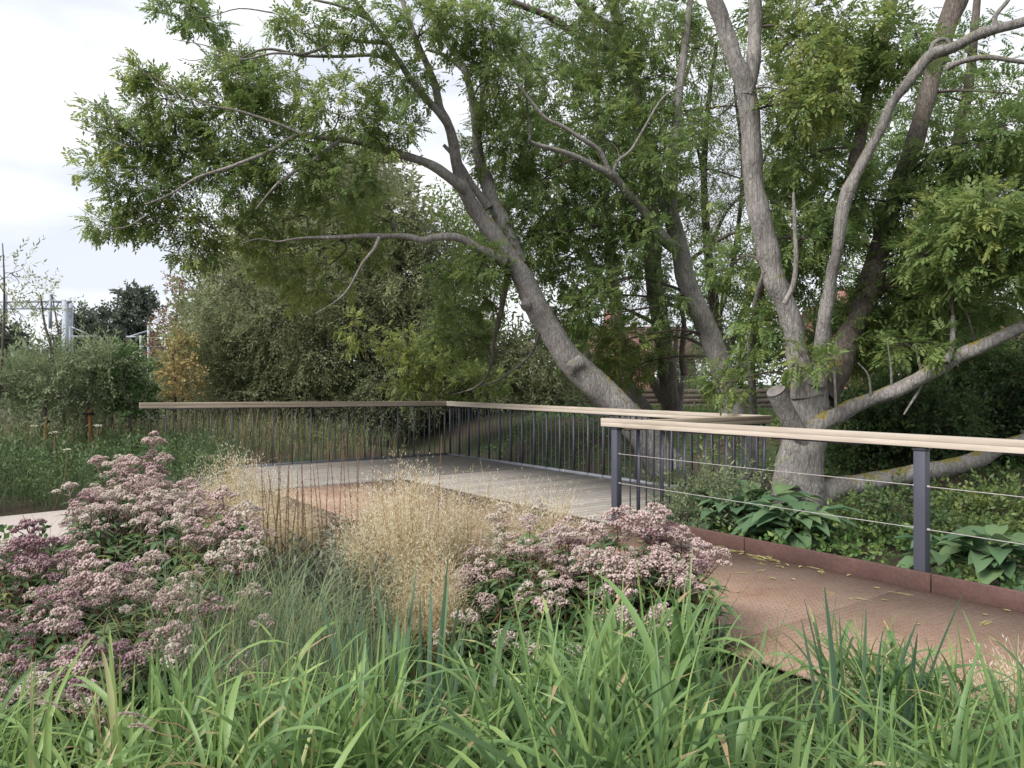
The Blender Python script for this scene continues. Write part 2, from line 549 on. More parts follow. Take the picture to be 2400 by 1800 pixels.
def soil_mat():
    m, N, L, P = newmat('soil and litter')
    tc = N.new('ShaderNodeTexCoord')
    n1 = N.new('ShaderNodeTexNoise')
    n1.inputs['Scale'].default_value = 0.9
    n1.inputs['Detail'].default_value = 7
    n2 = N.new('ShaderNodeTexNoise')
    n2.inputs['Scale'].default_value = 26
    n2.inputs['Detail'].default_value = 8
    n2.inputs['Roughness'].default_value = 0.75
    L.new(tc.outputs['Object'], n1.inputs['Vector'])
    L.new(tc.outputs['Object'], n2.inputs['Vector'])
    r1 = ramp(N, [(0.42, (0.062, 0.042, 0.030)), (0.60, (0.05, 0.075, 0.028))])
    L.new(n1.outputs['Fac'], r1.inputs['Fac'])
    r2 = ramp(N, [(0.3, (0.35, 0.33, 0.30)), (0.7, (1.5, 1.45, 1.4))])
    L.new(n2.outputs['Fac'], r2.inputs['Fac'])
    mu = N.new('ShaderNodeMix')
    mu.data_type = 'RGBA'
    mu.blend_type = 'MULTIPLY'
    mu.inputs[0].default_value = 1
    L.new(r1.outputs['Color'], mu.inputs[6])
    L.new(r2.outputs['Color'], mu.inputs[7])
    L.new(mu.outputs[2], P.inputs['Base Color'])
    P.inputs['Roughness'].default_value = 0.95
    b = N.new('ShaderNodeBump')
    b.inputs['Strength'].default_value = 0.8
    b.inputs['Distance'].default_value = 0.05
    L.new(n2.outputs['Fac'], b.inputs['Height'])
    L.new(b.outputs[0], P.inputs['Normal'])
    return m


SOIL = soil_mat()
WOODRAIL = None


def wood_mat(name, stops, axis, rough=0.7, ring=14.0, fine=60.0):
    """long grain running along a horizontal axis of the place"""
    m, N, L, P = newmat(name)
    tc = N.new('ShaderNodeTexCoord')
    mp = N.new('ShaderNodeMapping')
    mp.vector_type = 'POINT'
    mp.inputs['Rotation'].default_value = (0, 0, -axis)
    mp.inputs['Scale'].default_value = (1.2, ring, ring)
    n = N.new('ShaderNodeTexNoise')
    n.inputs['Scale'].default_value = 1.0
    n.inputs['Detail'].default_value = 7
    n.inputs['Roughness'].default_value = 0.65
    n.inputs['Distortion'].default_value = 0.6
    rot = N.new('ShaderNodeVectorRotate')
    rot.rotation_type = 'Z_AXIS'
    rot.inputs['Angle'].default_value = -axis
    mp.inputs['Rotation'].default_value = (0, 0, 0)
    L.new(tc.outputs['Object'], rot.inputs['Vector'])
    L.new(rot.outputs['Vector'], mp.inputs[0])
    L.new(mp.outputs[0], n.inputs['Vector'])
    oi = N.new('ShaderNodeObjectInfo')
    ma = N.new('ShaderNodeMath')
    ma.operation = 'MULTIPLY_ADD'
    ma.inputs[1].default_value = 0.22
    L.new(oi.outputs['Random'], ma.inputs[0])
    L.new(n.outputs['Fac'], ma.inputs[2])
    sb = N.new('ShaderNodeMath')
    sb.operation = 'SUBTRACT'
    sb.inputs[1].default_value = 0.11
    L.new(ma.outputs[0], sb.inputs[0])
    r = ramp(N, stops)
    L.new(sb.outputs[0], r.inputs['Fac'])
    L.new(r.outputs['Color'], P.inputs['Base Color'])
    P.inputs['Roughness'].default_value = rough
    P.inputs['Specular IOR Level'].default_value = 0.3
    b = N.new('ShaderNodeBump')
    b.inputs['Strength'].default_value = 0.25
    b.inputs['Distance'].default_value = 0.004
    L.new(n.outputs['Fac'], b.inputs['Height'])
    L.new(b.outputs[0], P.inputs['Normal'])
    return m


# deck axes: U along the boards, V along the right-hand balustrade towards the viewer
FC = np.array([-1.36, 16.0])
U = np.array([0.813, 0.582])
V = np.array([0.582, -0.813])
U3, V3, Z3 = np.array([*U, 0.0]), np.array([*V, 0.0]), np.array([0, 0, 1.0])
AU, AV = math.atan2(U[1], U[0]), math.atan2(V[1], V[0])


def D(a, b, z=0.0):
    p = FC - a * U + b * V
    return np.array([p[0], p[1], z])


def ab(x, y):
    rx, ry = np.asarray(x) - FC[0], np.asarray(y) - FC[1]
    return -(rx * U[0] + ry * U[1]), rx * V[0] + ry * V[1]


RAIL_U = wood_mat('weathered handrail timber', [(0.25, (0.22, 0.165, 0.12)), (0.5, (0.35, 0.28, 0.21)), (0.75, (0.46, 0.39, 0.31))], AU)
RAIL_V = wood_mat('pale handrail timber', [(0.22, (0.23, 0.185, 0.15)), (0.42, (0.37, 0.315, 0.26)), (0.58, (0.44, 0.385, 0.325)), (0.8, (0.55, 0.50, 0.43))], AV)
DECKW = wood_mat('grey deck board', [(0.25, (0.17, 0.15, 0.135)), (0.5, (0.245, 0.225, 0.205)), (0.75, (0.32, 0.30, 0.275))], AU, 0.75, 22)
FENCEW = wood_mat('grey fence board', [(0.25, (0.07, 0.058, 0.048)), (0.5, (0.125, 0.105, 0.088)), (0.75, (0.18, 0.155, 0.13))], 0.1, 0.85)
STAKEW = noise_mat('orange stake timber', [(0.3, (0.16, 0.08, 0.03)), (0.7, (0.34, 0.18, 0.07))], 9, 5, 0.8, 0.1, (6, 6, 1))
STEEL = noise_mat('dark blue grey painted steel', [(0.3, (0.052, 0.056, 0.078)), (0.7, (0.066, 0.070, 0.096))], 3, 4, 0.42, 0.02, spec=0.5)
TRIM = noise_mat('galvanised edge', [(0.3, (0.10, 0.11, 0.13)), (0.7, (0.15, 0.16, 0.185))], 7, 4, 0.5, 0.02)
WIRE = noise_mat('stainless wire', [(0.3, (0.30, 0.28, 0.28)), (0.7, (0.42, 0.40, 0.40))], 40, 3, 0.4, 0)
GALV = noise_mat('pale galvanised gantry steel', [(0.3, (0.26, 0.29, 0.34)), (0.7, (0.36, 0.39, 0.45))], 2, 4, 0.55, 0)
RUBBER = noise_mat('black rubber', [(0.3, (0.012, 0.012, 0.012)), (0.7, (0.025, 0.024, 0.024))], 9, 3, 0.7, 0)
GRAVEL = noise_mat('pale bound gravel', [(0.3, (0.32, 0.28, 0.26)), (0.7, (0.50, 0.45, 0.42))], 45, 8, 0.95, 0.3, dist=0.01)
STUMPW = noise_mat('cut wood', [(0.3, (0.10, 0.09, 0.085)), (0.7, (0.20, 0.185, 0.18))], 12, 6, 0.9, 0.2)


def rust_mat(name, stops, tread):
    m, N, L, P = newmat(name)
    tc = N.new('ShaderNodeTexCoord')
    n = N.new('ShaderNodeTexNoise')
    n.inputs['Scale'].default_value = 0.9
    n.inputs['Detail'].default_value = 10
    n.inputs['Roughness'].default_value = 0.68
    L.new(tc.outputs['Object'], n.inputs['Vector'])
    r = ramp(N, stops)
    L.new(n.outputs['Fac'], r.inputs['Fac'])
    rot = N.new('ShaderNodeVectorRotate')
    rot.rotation_type = 'Z_AXIS'
    rot.inputs['Angle'].default_value = -AU + 0.785
    L.new(tc.outputs['Object'], rot.inputs['Vector'])
    # raised lozenges of the tread plate
    sp = N.new('ShaderNodeSeparateXYZ')
    L.new(rot.outputs['Vector'], sp.inputs[0])

    def wave(sock, k):
        a = N.new('ShaderNodeMath')
        a.operation = 'MULTIPLY'
        a.inputs[1].default_value = k
        L.new(sock, a.inputs[0])
        s = N.new('ShaderNodeMath')
        s.operation = 'SINE'
        L.new(a.outputs[0], s.inputs[0])
        return s.outputs[0]
    w1, w2 = wave(sp.outputs['X'], 6.283 / 0.058), wave(sp.outputs['Y'], 6.283 / 0.058)
    pr = N.new('ShaderNodeMath')
    pr.operation = 'MULTIPLY'
    L.new(w1, pr.inputs[0])
    L.new(w2, pr.inputs[1])
    rr = ramp(N, [(0.45, (0, 0, 0)), (0.75, (1, 1, 1))])
    L.new(pr.outputs[0], rr.inputs['Fac'])
    nf = N.new('ShaderNodeTexNoise')
    nf.inputs['Scale'].default_value = 40
    nf.inputs['Detail'].default_value = 6
    L.new(tc.outputs['Object'], nf.inputs['Vector'])
    rf = ramp(N, [(0.3, (0.82, 0.80, 0.78)), (0.7, (1.12, 1.1, 1.1))])
    L.new(nf.outputs['Fac'], rf.inputs['Fac'])
    mu = N.new('ShaderNodeMix')
    mu.data_type = 'RGBA'
    mu.blend_type = 'MULTIPLY'
    mu.inputs[0].default_value = 1
    L.new(r.outputs['Color'], mu.inputs[6])
    L.new(rf.outputs['Color'], mu.inputs[7])
    # the raised lozenges are coloured paler than the hollows to bring out the pattern
    mx = N.new('ShaderNodeMix')
    mx.data_type = 'RGBA'
    mx.blend_type = 'MULTIPLY'
    mf = N.new('ShaderNodeMath')
    mf.operation = 'MULTIPLY'
    mf.inputs[1].default_value = min(1.0, tread * 0.42)
    L.new(rr.outputs['Color'], mf.inputs[0])
    L.new(mf.outputs[0], mx.inputs[0])
    L.new(mu.outputs[2], mx.inputs[6])
    mx.inputs[7].default_value = (1.40, 1.38, 1.36, 1)
    L.new(mx.outputs[2], P.inputs['Base Color'])
    P.inputs['Roughness'].default_value = 0.75
    P.inputs['Specular IOR Level'].default_value = 0.35
    b = N.new('ShaderNodeBump')
    b.inputs['Strength'].default_value = 0.8
    b.inputs['Distance'].default_value = 0.012 * tread
    L.new(rr.outputs['Color'], b.inputs['Height'])
    L.new(b.outputs[0], P.inputs['Normal'])
    return m


RUST = rust_mat('rusty tread plate', [(0.30, (0.165, 0.098, 0.066)), (0.42, (0.25, 0.163, 0.116)), (0.56, (0.30, 0.21, 0.16)), (0.72, (0.37, 0.285, 0.235))], 1.0)
RUSTK = rust_mat('rusty kerb plate', [(0.28, (0.05, 0.028, 0.025)), (0.5, (0.088, 0.048, 0.042)), (0.72, (0.135, 0.08, 0.07))], 0.0)


def brick_mat(name, c1, c2, mortar, scale=3.2):
    m, N, L, P = newmat(name)
    tc = N.new('ShaderNodeTexCoord')
    mp = N.new('ShaderNodeMapping')
    mp.inputs['Rotation'].default_value = (math.radians(90), 0, 0)
    t = N.new('ShaderNodeTexBrick')
    t.inputs['Scale'].default_value = scale
    t.inputs['Color1'].default_value = (*c1, 1)
    t.inputs['Color2'].default_value = (*c2, 1)
    t.inputs['Mortar'].default_value = (*mortar, 1)
    L.new(tc.outputs['Object'], mp.inputs[0])
    L.new(mp.outputs[0], t.inputs['Vector'])
    L.new(t.outputs['Color'], P.inputs['Base Color'])
    P.inputs['Roughness'].default_value = 0.9
    return m


BRICK = brick_mat('red brick', (0.26, 0.105, 0.085), (0.21, 0.08, 0.068), (0.26, 0.20, 0.18))
ROOF = brick_mat('brown roof tile', (0.17, 0.085, 0.065), (0.14, 0.07, 0.055), (0.08, 0.05, 0.04), 2.2)
PAINTW = noise_mat('white window paint', [(0.3, (0.6, 0.6, 0.6)), (0.7, (0.75, 0.75, 0.74))], 4, 3, 0.5, 0)
GLASS, _N, _L, _P = newmat('window glass')
_P.inputs['Base Color'].default_value = (0.03, 0.035, 0.04, 1)
_P.inputs['Roughness'].default_value = 0.08


# ------------------------------------------------------------------ ground
def sstep(x, e0, e1):
    t = np.clip((x - e0) / (e1 - e0), 0, 1)
    return t * t * (3 - 2 * t)


PATH_IN = 4.75       # inner edge of the rusty path, in a


def gh(x, y):
    """ground height"""
    x, y = np.asarray(x, float), np.asarray(y, float)
    a, b = ab(x, y)
    z = np.zeros_like(a) - 0.035
    # sunken planting bed between the paths and the viewer
    bed = sstep(a, PATH_IN, PATH_IN + 1.0) * sstep(b, 6.1, 7.0)
    near = 1 - 0.55 * sstep(-y, -2.2, -0.6)
    z = z - 0.40 * bed * near
    # bank behind the right balustrade
    ra = -a
    bank = sstep(ra, 0.6, 3.6) * 0.78 - 0.30 * sstep(ra, 0.0, 0.5) * (1 - sstep(ra, 0.6, 2.2))
    bank = bank * (1 - 0.55 * sstep(b, 7.2, 9.0))
    z = z + np.where(ra > 0, bank, 0)
    # meadow behind the left balustrade
    z = z + np.where((b < 0) & (ra <= 0.0), 0.22 * sstep(-b, 0.3, 5), 0) * (1 - sstep(ra, -2.0, 0.0))
    z = z + 0.10 * sstep(a, 6.5, 11) * (1 - sstep(b, 3.0, 3.6))
    far = sstep(np.hypot(x, y), 26, 70)
    return z * (1 - far) + 0.35 * far


def axis(lo, hi, st, far):
    a = np.arange(lo, hi + 1e-6, st)
    g = [hi]
    s = st
    while g[-1] < far:
        s *= 1.35
        g.append(g[-1] + s)
    l = [lo]
    s = st
    while l[-1] > -far:
        s *= 1.35
        l.append(l[-1] - s)
    return np.array(l[1:][::-1] + list(a) + g[1:])


gx, gy = axis(-13, 13, 0.22, 900), axis(-2, 24, 0.22, 1100)
GX, GY = np.meshgrid(gx, gy)
GZ = gh(GX, GY) + rng.normal(0, 0.008, GX.shape)
# keep the sheet under the deck and the paths
A_, B_ = ab(GX, GY)
GZ = np.where((A_ > -0.12) & (A_ < PATH_IN - 0.12) & (B_ > -0.12), np.minimum(GZ, -0.2), GZ)
GZ = np.where((A_ > 2.0) & (A_ < 30) & (B_ > 3.3) & (B_ < np.where(A_ < 6.1, 5.95, 5.36)) & ((A_ < 6.1) | (B_ > 3.7)), np.minimum(GZ, -0.2), GZ)
nxg, nyg = len(gx), len(gy)
i = (np.arange(nyg - 1) * nxg)[:, None]
j = np.arange(nxg - 1)[None, :]
gq = np.stack([i + j, i + j + 1, i + nxg + j + 1, i + nxg + j], -1).reshape(-1, 4)
g = MB().add(np.stack([GX, GY, GZ], -1).reshape(-1, 3), gq).build('ground', SOIL, smooth=True, kind='structure')

# ------------------------------------------------------------------ deck, paths, kerb
deck = MB()
for (a0, a1, b0, b1) in ((0.06, 5.75, 0.06, 3.1), (0.06, 2.58, 3.1, 7.78)):
    obox(deck, D((a0 + a1) / 2, (b0 + b1) / 2, -0.09), U3, V3, Z3, (a1 - a0) / 2, (b1 - b0) / 2, 0.05)
deck = deck.build('deck', BARKW, kind='structure')
BW = 0.140
k = 0
b = 0.05
while b < 7.8:
    a1 = 5.84 if b < 3.02 else 2.62
    segs = [(0.03, a1)]
    for (s0, s1) in segs:
        mb = MB()
        obox(mb, D((s0 + s1) / 2, b + BW / 2, -0.0175 + rng.uniform(-0.003, 0.001)), U3, nrm(V3), Z3, (s1 - s0) / 2 - 0.001, BW / 2 - 0.0045, 0.0175)
        mb.build('deck_board', DECKW, deck)
    b += BW + 0.004
    k += 1

path = MB()
obox(path, D((2.62 + PATH_IN) / 2, 11.5, -0.11), U3, V3, Z3, (PATH_IN - 2.62) / 2 - 0.01, 8.2, 0.05)
obox(path, D(4.6, 4.65, -0.111), U3, V3, Z3, 1.58, 1.42, 0.05)
path = path.build('path', SOIL, kind='structure')


def plate(a0, a1, b0, b1):
    mb = MB()
    obox(mb, D((a0 + a1) / 2, (b0 + b1) / 2, -0.012), U3, V3, Z3, (a1 - a0) / 2 - 0.003, (b1 - b0) / 2 - 0.003, 0.008)
    mb.build('tread_plate', RUST, path)


for a0, a1 in ((2.64, PATH_IN), (PATH_IN, 6.2)):
    plate(a0, a1, 3.2, 5.5 if a0 < 3 else 6.1)
bb = 5.5
for L_ in (1.05, 1.2, 1.6, 1.6, 1.6, 1.6, 1.6, 1.6, 1.6):
    plate(2.64, PATH_IN, bb, bb + L_)
    bb += L_

gp = MB()
n = 40
av = np.linspace(6.2, 26, n)
lo = 3.55 + 0.15 * np.sin(av * 0.8) + 0.02 * (av - 6) ** 1.5
hi = 5.5 + 0.1 * np.sin(av * 0.6 + 1) + 0.02 * (av - 6) ** 1.5
vv = []
for q_, (l_, h_) in enumerate(zip(lo, hi)):
    for f_ in (-0.12, 0, 1, 1.12):
        vv.append(D(av[q_], l_ + (h_ - l_) * f_, 0.004 if 0 <= f_ <= 1 else -0.14))
gp.add(vv, [[q_ * 4 + c, q_ * 4 + c + 1, q_ * 4 + c + 5, q_ * 4 + c + 4] for q_ in range(n - 1) for c in range(3)])
gp.build('gravel_path', GRAVEL, smooth=True, kind='structure')

kerb = thing('steel_kerb', 'low rusty steel kerb plate along the right edge of the rusty path', 'kerb', D(2.6, 7.9))
kb = 7.92
for L_ in (0.08 + 1.5, 1.6, 1.6, 1.6, 1.6, 1.6):
    mb = MB()
    obox(mb, D(2.60, kb + L_ / 2, 0.045), V3, U3, Z3, L_ / 2 - 0.003, 0.017, 0.075)
    bevel(mb.build('kerb_plate', RUSTK, kerb), 0.006)
    kb += L_

# edge angle around the deck
edge = thing('deck_edge_trim', 'thin grey metal edge trim around the far sides of the deck', 'trim', D(0, 0))
for p0, p1 in ((D(-0.02, -0.02, 0.0), D(5.85, -0.02, 0.0)), (D(-0.02, -0.02, 0), D(-0.02, 7.86, 0))):
    mb = MB()
    beam(mb, p0, p1, 0.022, 0.035)
    mb.build('trim_strip', TRIM, edge)


# ------------------------------------------------------------------ balustrades
def balustrade(name, label, p0, p1, z0, z1, wood, zb=0.0, start=0, plates=()):
    p0, p1 = np.asarray(p0, float), np.asarray(p1, float)
    t = thing(name, label, 'balustrade', p0)
    d = p1 - p0
    L = np.linalg.norm(d[:2])
    e = np.array([d[0] / L, d[1] / L, 0])
    s = np.array([-e[1], e[0], 0])
    top = lambda f: z0 + (z1 - z0) * f
    mb = MB()
    beam(mb, [*p0[:2], z0 - 0.024], [*p1[:2], z1 - 0.024], 0.05, 0.0243)
    bevel(mb.build('handrail_board', wood, t), 0.002)
    mb = MB()
    beam(mb, [*p0[:2], z0 - 0.073], [*p1[:2], z1 - 0.073], 0.0485, 0.023)
    bevel(mb.build('handrail_board', wood, t), 0.004)
    mb = MB()
    beam(mb, [*(p0 + e * 0.06)[:2], z0 - 0.102], [*(p1 - e * 0.04)[:2], z1 - 0.102], 0.02, 0.005)
    mb.build('top_bar', STEEL, t)
    for f0, f1 in plates:
        mb = MB()
        beam(mb, [*(p0 + d * f0)[:2], top(f0) - 0.110], [*(p0 + d * f1)[:2], top(f1) - 0.110], 0.035, 0.006)
        mb.build('splice_plate', STEEL, t)
    n = int(L / 0.12)
    for i in range(n):
        x = 0.07 + i * 0.12
        c = p0 + e * x
        ht = top(x / L) - 0.104
        mb = MB()
        if (i + start) % 3 == 0:
            obox(mb, [c[0], c[1], (ht + zb - 0.12) / 2], e, s, Z3, 0.006, 0.0225, (ht - zb + 0.12) / 2)
        else:
            tube(mb, [[c[0], c[1], zb - 0.12], [c[0], c[1], ht]], 0.008, 8)
        mb.build('baluster', STEEL, t, smooth=(i + start) % 3 != 0)
    return t


PL, PF, PR = D(5.84, -0.02), D(-0.02, -0.02), D(-0.02, 7.86)
balustrade('balustrade', 'far left balustrade of thin dark bars under a weathered brown handrail', D(-0.03, -0.02), PL, 1.115, 1.165, RAIL_U,
           plates=((0.08, 0.17), (0.40, 0.50), (0.70, 0.79), (0.86, 0.94)))
balustrade('balustrade', 'long balustrade of dark upright bars with pale handrail in front of the leaning trunk', D(-0.02, 0.04), PR, 1.112, 1.075, RAIL_V,
           plates=((0.55, 0.63),))
balustrade('balustrade', 'short balustrade with bluish bars between the big trunk and the wire railing', D(0.03, 7.86), D(2.5, 7.84), 1.075, 1.08, RAIL_U)

# wire railing on the right
wr = thing('wire_railing', 'wire railing with thick pale timber handrail and blue grey posts beside the rusty path', 'railing', D(2.6, 7.8))
for zc in (1.080, 1.037):
    mb = MB()
    beam(mb, D(2.555, 7.62, zc), D(2.555, 17.0, zc), 0.05 if zc > 1.06 else 0.049, 0.0213)
    bevel(mb.build('handrail_board', RAIL_V, wr), 0.002)
for b0, b1 in ((8.7, 9.45), (9.75, 10.55), (11.55, 12.6)):
    mb = MB()
    beam(mb, D(2.555, b0, 1.008), D(2.555, b1, 1.008), 0.03, 0.006)
    mb.build('splice_plate', STEEL, wr)
for pb in (7.8, 11.0, 14.2):
    mb = MB()
    obox(mb, D(2.543, pb, 0.41), V3, U3, Z3, 0.042, 0.037, 0.605)
    post = bevel(mb.build('post', STEEL, wr), 0.003)
    mb = MB()
    for z in (0.73, 0.42):
        for sg in (-1, 1):
            tube(mb, [D(2.545, pb + sg * 0.040, z), D(2.545, pb + sg * 0.060, z)], 0.009, 8, cap=True)
    mb.build('wire_fitting', WIRE, post, smooth=True)
    mb = MB()
    obox(mb, D(2.545, pb, 1.0), V3, U3, Z3, 0.05, 0.041, 0.012)
    mb.build('post_cap', STEEL, post)
for z in (0.73, 0.42):
    mb = MB()
    tube(mb, [D(2.545, 7.84, z), D(2.545, 9.4, z - 0.006), D(2.545, 10.97, z), D(2.545, 12.6, z - 0.006), D(2.545, 14.2, z), D(2.545, 17.0, z)], 0.0032, 6)
    mb.build('wire', WIRE, wr, smooth=True)

# ------------------------------------------------------------------ leaf templates


def diamond(base, d, L, w, nrm_, fold=0.15):
    """one folded leaflet as a quad base-left-tip-right"""
    base, d = np.asarray(base, float), nrm(d)
    s = nrm(np.cross(nrm_, d))
    m = base + d * L * 0.45
    return [base, m + s * w / 2 + np.asarray(nrm_) * fold * w, base + d * L, m - s * w / 2 + np.asarray(nrm_) * fold * w]


def ash_leaf(droop, n=4, L=0.19, ll=0.076, lw=0.033):
    V_, Q_ = [], []
    for k_ in range(n + 1):
        f = 0.30 + 0.70 * k_ / n
        p = np.array([L * f, 0, -droop * L * f * f])
        tan = nrm([1, 0, -2 * droop * f])
        if k_ == n:
            qs = [diamond(p, tan, ll * 1.1, lw, [0, 0, 1])]
        else:
            qs = []
            for sg in (-1, 1):
                d_ = nrm(tan * 0.62 + np.array([0, sg * 0.78, 0]) + np.array([0, 0, -0.25 * rng.random()]))
                qs.append(diamond(p, d_, ll * rng.uniform(0.8, 1.05), lw * rng.uniform(0.85, 1.1), nrm([0.1 * rng.normal(), 0.15 * rng.normal(), 1])))
        for q_ in qs:
            Q_.append(np.arange(4) + len(V_))
            V_ += list(q_)
    return np.array(V_), np.array(Q_)


def wand(n=14, L=0.45, ll=0.075, lw=0.016, bend=0.3, spread=0.8):
    V_, Q_ = [], []
    for k_ in range(n):
        f = (k_ + 0.6) / n
        p = np.array([L * f, 0, -bend * L * f * f])
        an = k_ * 2.4 + rng.uniform(-0.4, 0.4)
        d_ = nrm([1.0, spread * math.cos(an), spread * math.sin(an) - 0.15])
        Q_.append(np.arange(4) + len(V_))
        V_ += list(diamond(p, d_, ll * rng.uniform(0.75, 1.1), lw, nrm(rng.normal(size=3) + np.array([0, 0, 1.2]))))
    return np.array(V_), np.array(Q_)


ASHT = [ash_leaf(d_) for d_ in (0.05, 0.18, 0.32, 0.55)]
WILT = [wand(14, 0.62, 0.115, 0.026, b_) for b_ in (0.1, 0.35, 0.6)]
SALT = [wand(12, 0.42, 0.085, 0.026, b_, 0.8) for b_ in (0.05, 0.25)]
COVT = [wand(6, 0.20, 0.075, 0.042, b_, 1.2) for b_ in (0.1, 0.5)]
BROT = [wand(9, 0.30, 0.085, 0.055, b_, 1.1) for b_ in (0.1, 0.4)]
FART = [wand(12, 0.9, 0.34, 0.18, b_, 1.2) for b_ in (0.0, 0.3)]
HEDT = [wand(10, 0.30, 0.075, 0.040, b_, 1.0) for b_ in (0.1, 0.5)]
WBIG = [wand(9, 0.9, 0.24, 0.075, b_, 0.9) for b_ in (0.1, 0.5)]
SBIG = [wand(8, 0.6, 0.20, 0.06, b_, 0.9) for b_ in (0.0, 0.3)]
ABIG = [wand(7, 0.6, 0.22, 0.085, b_, 1.1) for b_ in (0.2, 0.6)]
KIND = {'willow_inner': (WBIG, WILLOW, 3), 'sallow_inner': (SBIG, SALLOW, 2), 'ash_inner': (ABIG, ASH, 2), 'ash': (ASHT, ASH, 5), 'willow': (WILT, WILLOW, 2), 'sallow': (SALT, SALLOW, 2), 'broad': (BROT, HERB, 2),
        'autumn': (BROT, AUTUMN, 2), 'russet': (BROT, RUSSET, 2), 'far': (FART, FAR, 2), 'hedge': (HEDT, HEDGE, 3)}


# ------------------------------------------------------------------ trees
class Tree:
    def __init__(self, name, label, base, bark=None, cat='tree', group=None, slim=1.0):
        self.t = thing(name, label, cat, base, group)
        self.bark = bark or BARK
        self.sk, self.sr = [], []
        self.slim = slim

    def limb(self, pts, Y0, Y1, name='limb', sides=10, rough=0.05, sub=5, cap=False, mat=None, wig=0.0, sk=True):
        """pts: (px, py, width in px); Y runs from Y0 to Y1"""
        n = len(pts)
        P = []
        for i_, (x, y, w) in enumerate(pts):
            Y = Y0 + (Y1 - Y0) * i_ / max(1, n - 1)
            P.append([*W(x, y, Y), w * (self.slim if name == 'trunk' else 1.0) / FPX * Y / 2])
        S = smooth_path(P, sub)
        S[:, 3] = np.maximum(S[:, 3], 0.003)
        if name == 'limb':
            S[:, 3] *= 1 + 0.18 * np.exp(-np.arange(len(S)) / 3.0)
            S[:, 3] *= 1 + 0.05 * np.sin(np.arange(len(S)) * rng.uniform(0.5, 0.9) + rng.uniform(0, 6)) 
        if wig:
            S[1:-1, :3] += rng.normal(0, wig, (len(S) - 2, 3)) * S[1:-1, 3:4]
        mb = MB()
        tube(mb, S[:, :3], S[:, 3], sides, rough, cap)
        o = mb.build(name, mat or self.bark, self.t, smooth=True)
        if sk:
            self.sk.append(S[:, :3])
            self.sr.append(S[:, 3])
        return o

    def crown(self, blobs, kind, dens=1.0, name='crown', leafscale=1.0, per=None, twig_mat=None, sec=True, maxlen=4.0, down=0.10):
        T, mat, kk = KIND[kind]
        kk = per or kk
        SK, SR = np.concatenate(self.sk), np.concatenate(self.sr)
        tw, lf = MB(), MB()
        for bl in blobs:
            px, py, rx, ry, Y, dY, n, tint = bl
            n = max(3, int(n * dens))
            c = W(px, py, Y)
            ax = np.array([rx * Y / FPX, dY, ry * Y / FPX]) * (1.18 if kind == 'ash' else 1.0)
            dd = np.linalg.norm(SK - c, axis=1) + 2.0 * np.maximum(0, SK[:, 2] - c[2] - 0.3)
            j_ = int(np.argmin(dd + rng.uniform(0, 0.25, len(dd))))
            s = SK[j_]
            L = np.linalg.norm(c - s)
            if L > maxlen:
                s = c + (s - c) * maxlen / L
                L = maxlen
            r0 = min(SR[j_] * 0.6, 0.012 + 0.010 * L)
            bend = np.array([*rng.normal(0, 0.10, 2), rng.uniform(0.02, 0.18)]) * L
            br = smooth_path([[*s, r0], [*(s * 0.6 + c * 0.4 + bend), r0 * 0.7], [*c, 0.006]], 5)
            if sec:
                tube(tw, br[:, :3], np.maximum(br[:, 3], 0.005), 5)
            m = max(3, n // 9)
            f = rng.uniform(0.45, 1.0, m)
            st = br[np.clip((f * (len(br) - 1)).astype(int), 0, len(br) - 1), :3]
            u = nrm(rng.normal(size=(m, 3))) * (rng.random((m, 1)) ** 0.5) * 0.7
            en = c + u * ax
            mid = (st + en) / 2 + rng.normal(0, 0.06, (m, 3)) + [0, 0, 0.05]
            t3 = np.linspace(0, 1, 5)[None, :, None]
            P = st[:, None] * (1 - t3) ** 2 + 2 * mid[:, None] * t3 * (1 - t3) + en[:, None] * t3 ** 2
            if sec:
                tubes3(tw, P, np.full(m, 0.0065), np.full(m, 0.003))
            # shoots
            uu = nrm(rng.normal(size=(n, 3)))
            rad = rng.random((n, 1)) ** 0.42
            e2 = c + uu * rad * ax
            pts = P.reshape(-1, 3)
            w2 = np.array([np.argmin(((pts - q_) ** 2).sum(1)) for q_ in e2])
            s2 = pts[w2]
            P2 = np.stack([s2, (s2 + e2) / 2 + rng.normal(0, 0.03, (n, 3)), e2], 1)
            if sec:
                tubes3(tw, P2, np.full(n, 0.0035), np.full(n, 0.0018))
            sd_ = nrm((e2 - s2) + uu * 0.25 + 1e-3)
            N_ = n * kk
            rep = np.repeat(np.arange(n), kk)
            back = rng.random((N_, 1)) * 0.55
            pos = e2[rep] * (1 - back) + s2[rep] * back + rng.normal(0, 0.02, (N_, 3))
            fw = nrm(sd_[rep] * 0.75 + nrm(rng.normal(size=(N_, 3))) * 0.9 + np.array([0, 0, -down]))
            up = np.array([0, 0, 1.0]) + rng.normal(0, 0.35, (N_, 3))
            tn = tint + rng.normal(0, 0.10, n)[rep] + rng.normal(0, 0.05, N_)
            which = rng.integers(0, len(T), N_)
            sc_ = leafscale * rng.uniform(0.75, 1.15, N_)
            for w_ in range(len(T)):
                mk = which == w_
                scatter(lf, *T[w_], pos[mk], fw[mk], up[mk], sc_[mk], tn[mk])
        if sec:
            tw.build('twigs', twig_mat or TWIG, self.t, smooth=True, kind='stuff')
        return lf.build(name, mat, self.t, kind='stuff')


def auto_y(blobs, Y, dY, tint=0.42):
    """short blob rows: (px, py, rx, ry, n[, dtint[, Y]])"""
    out = []
    for r_ in blobs:
        dt = r_[5] if len(r_) > 5 else 0
        Yb = r_[6] if len(r_) > 6 else Y + rng.uniform(-0.6, 0.6)
        out.append((r_[0], r_[1], r_[2], r_[3], Yb, dY, r_[4], tint + dt))
    return out


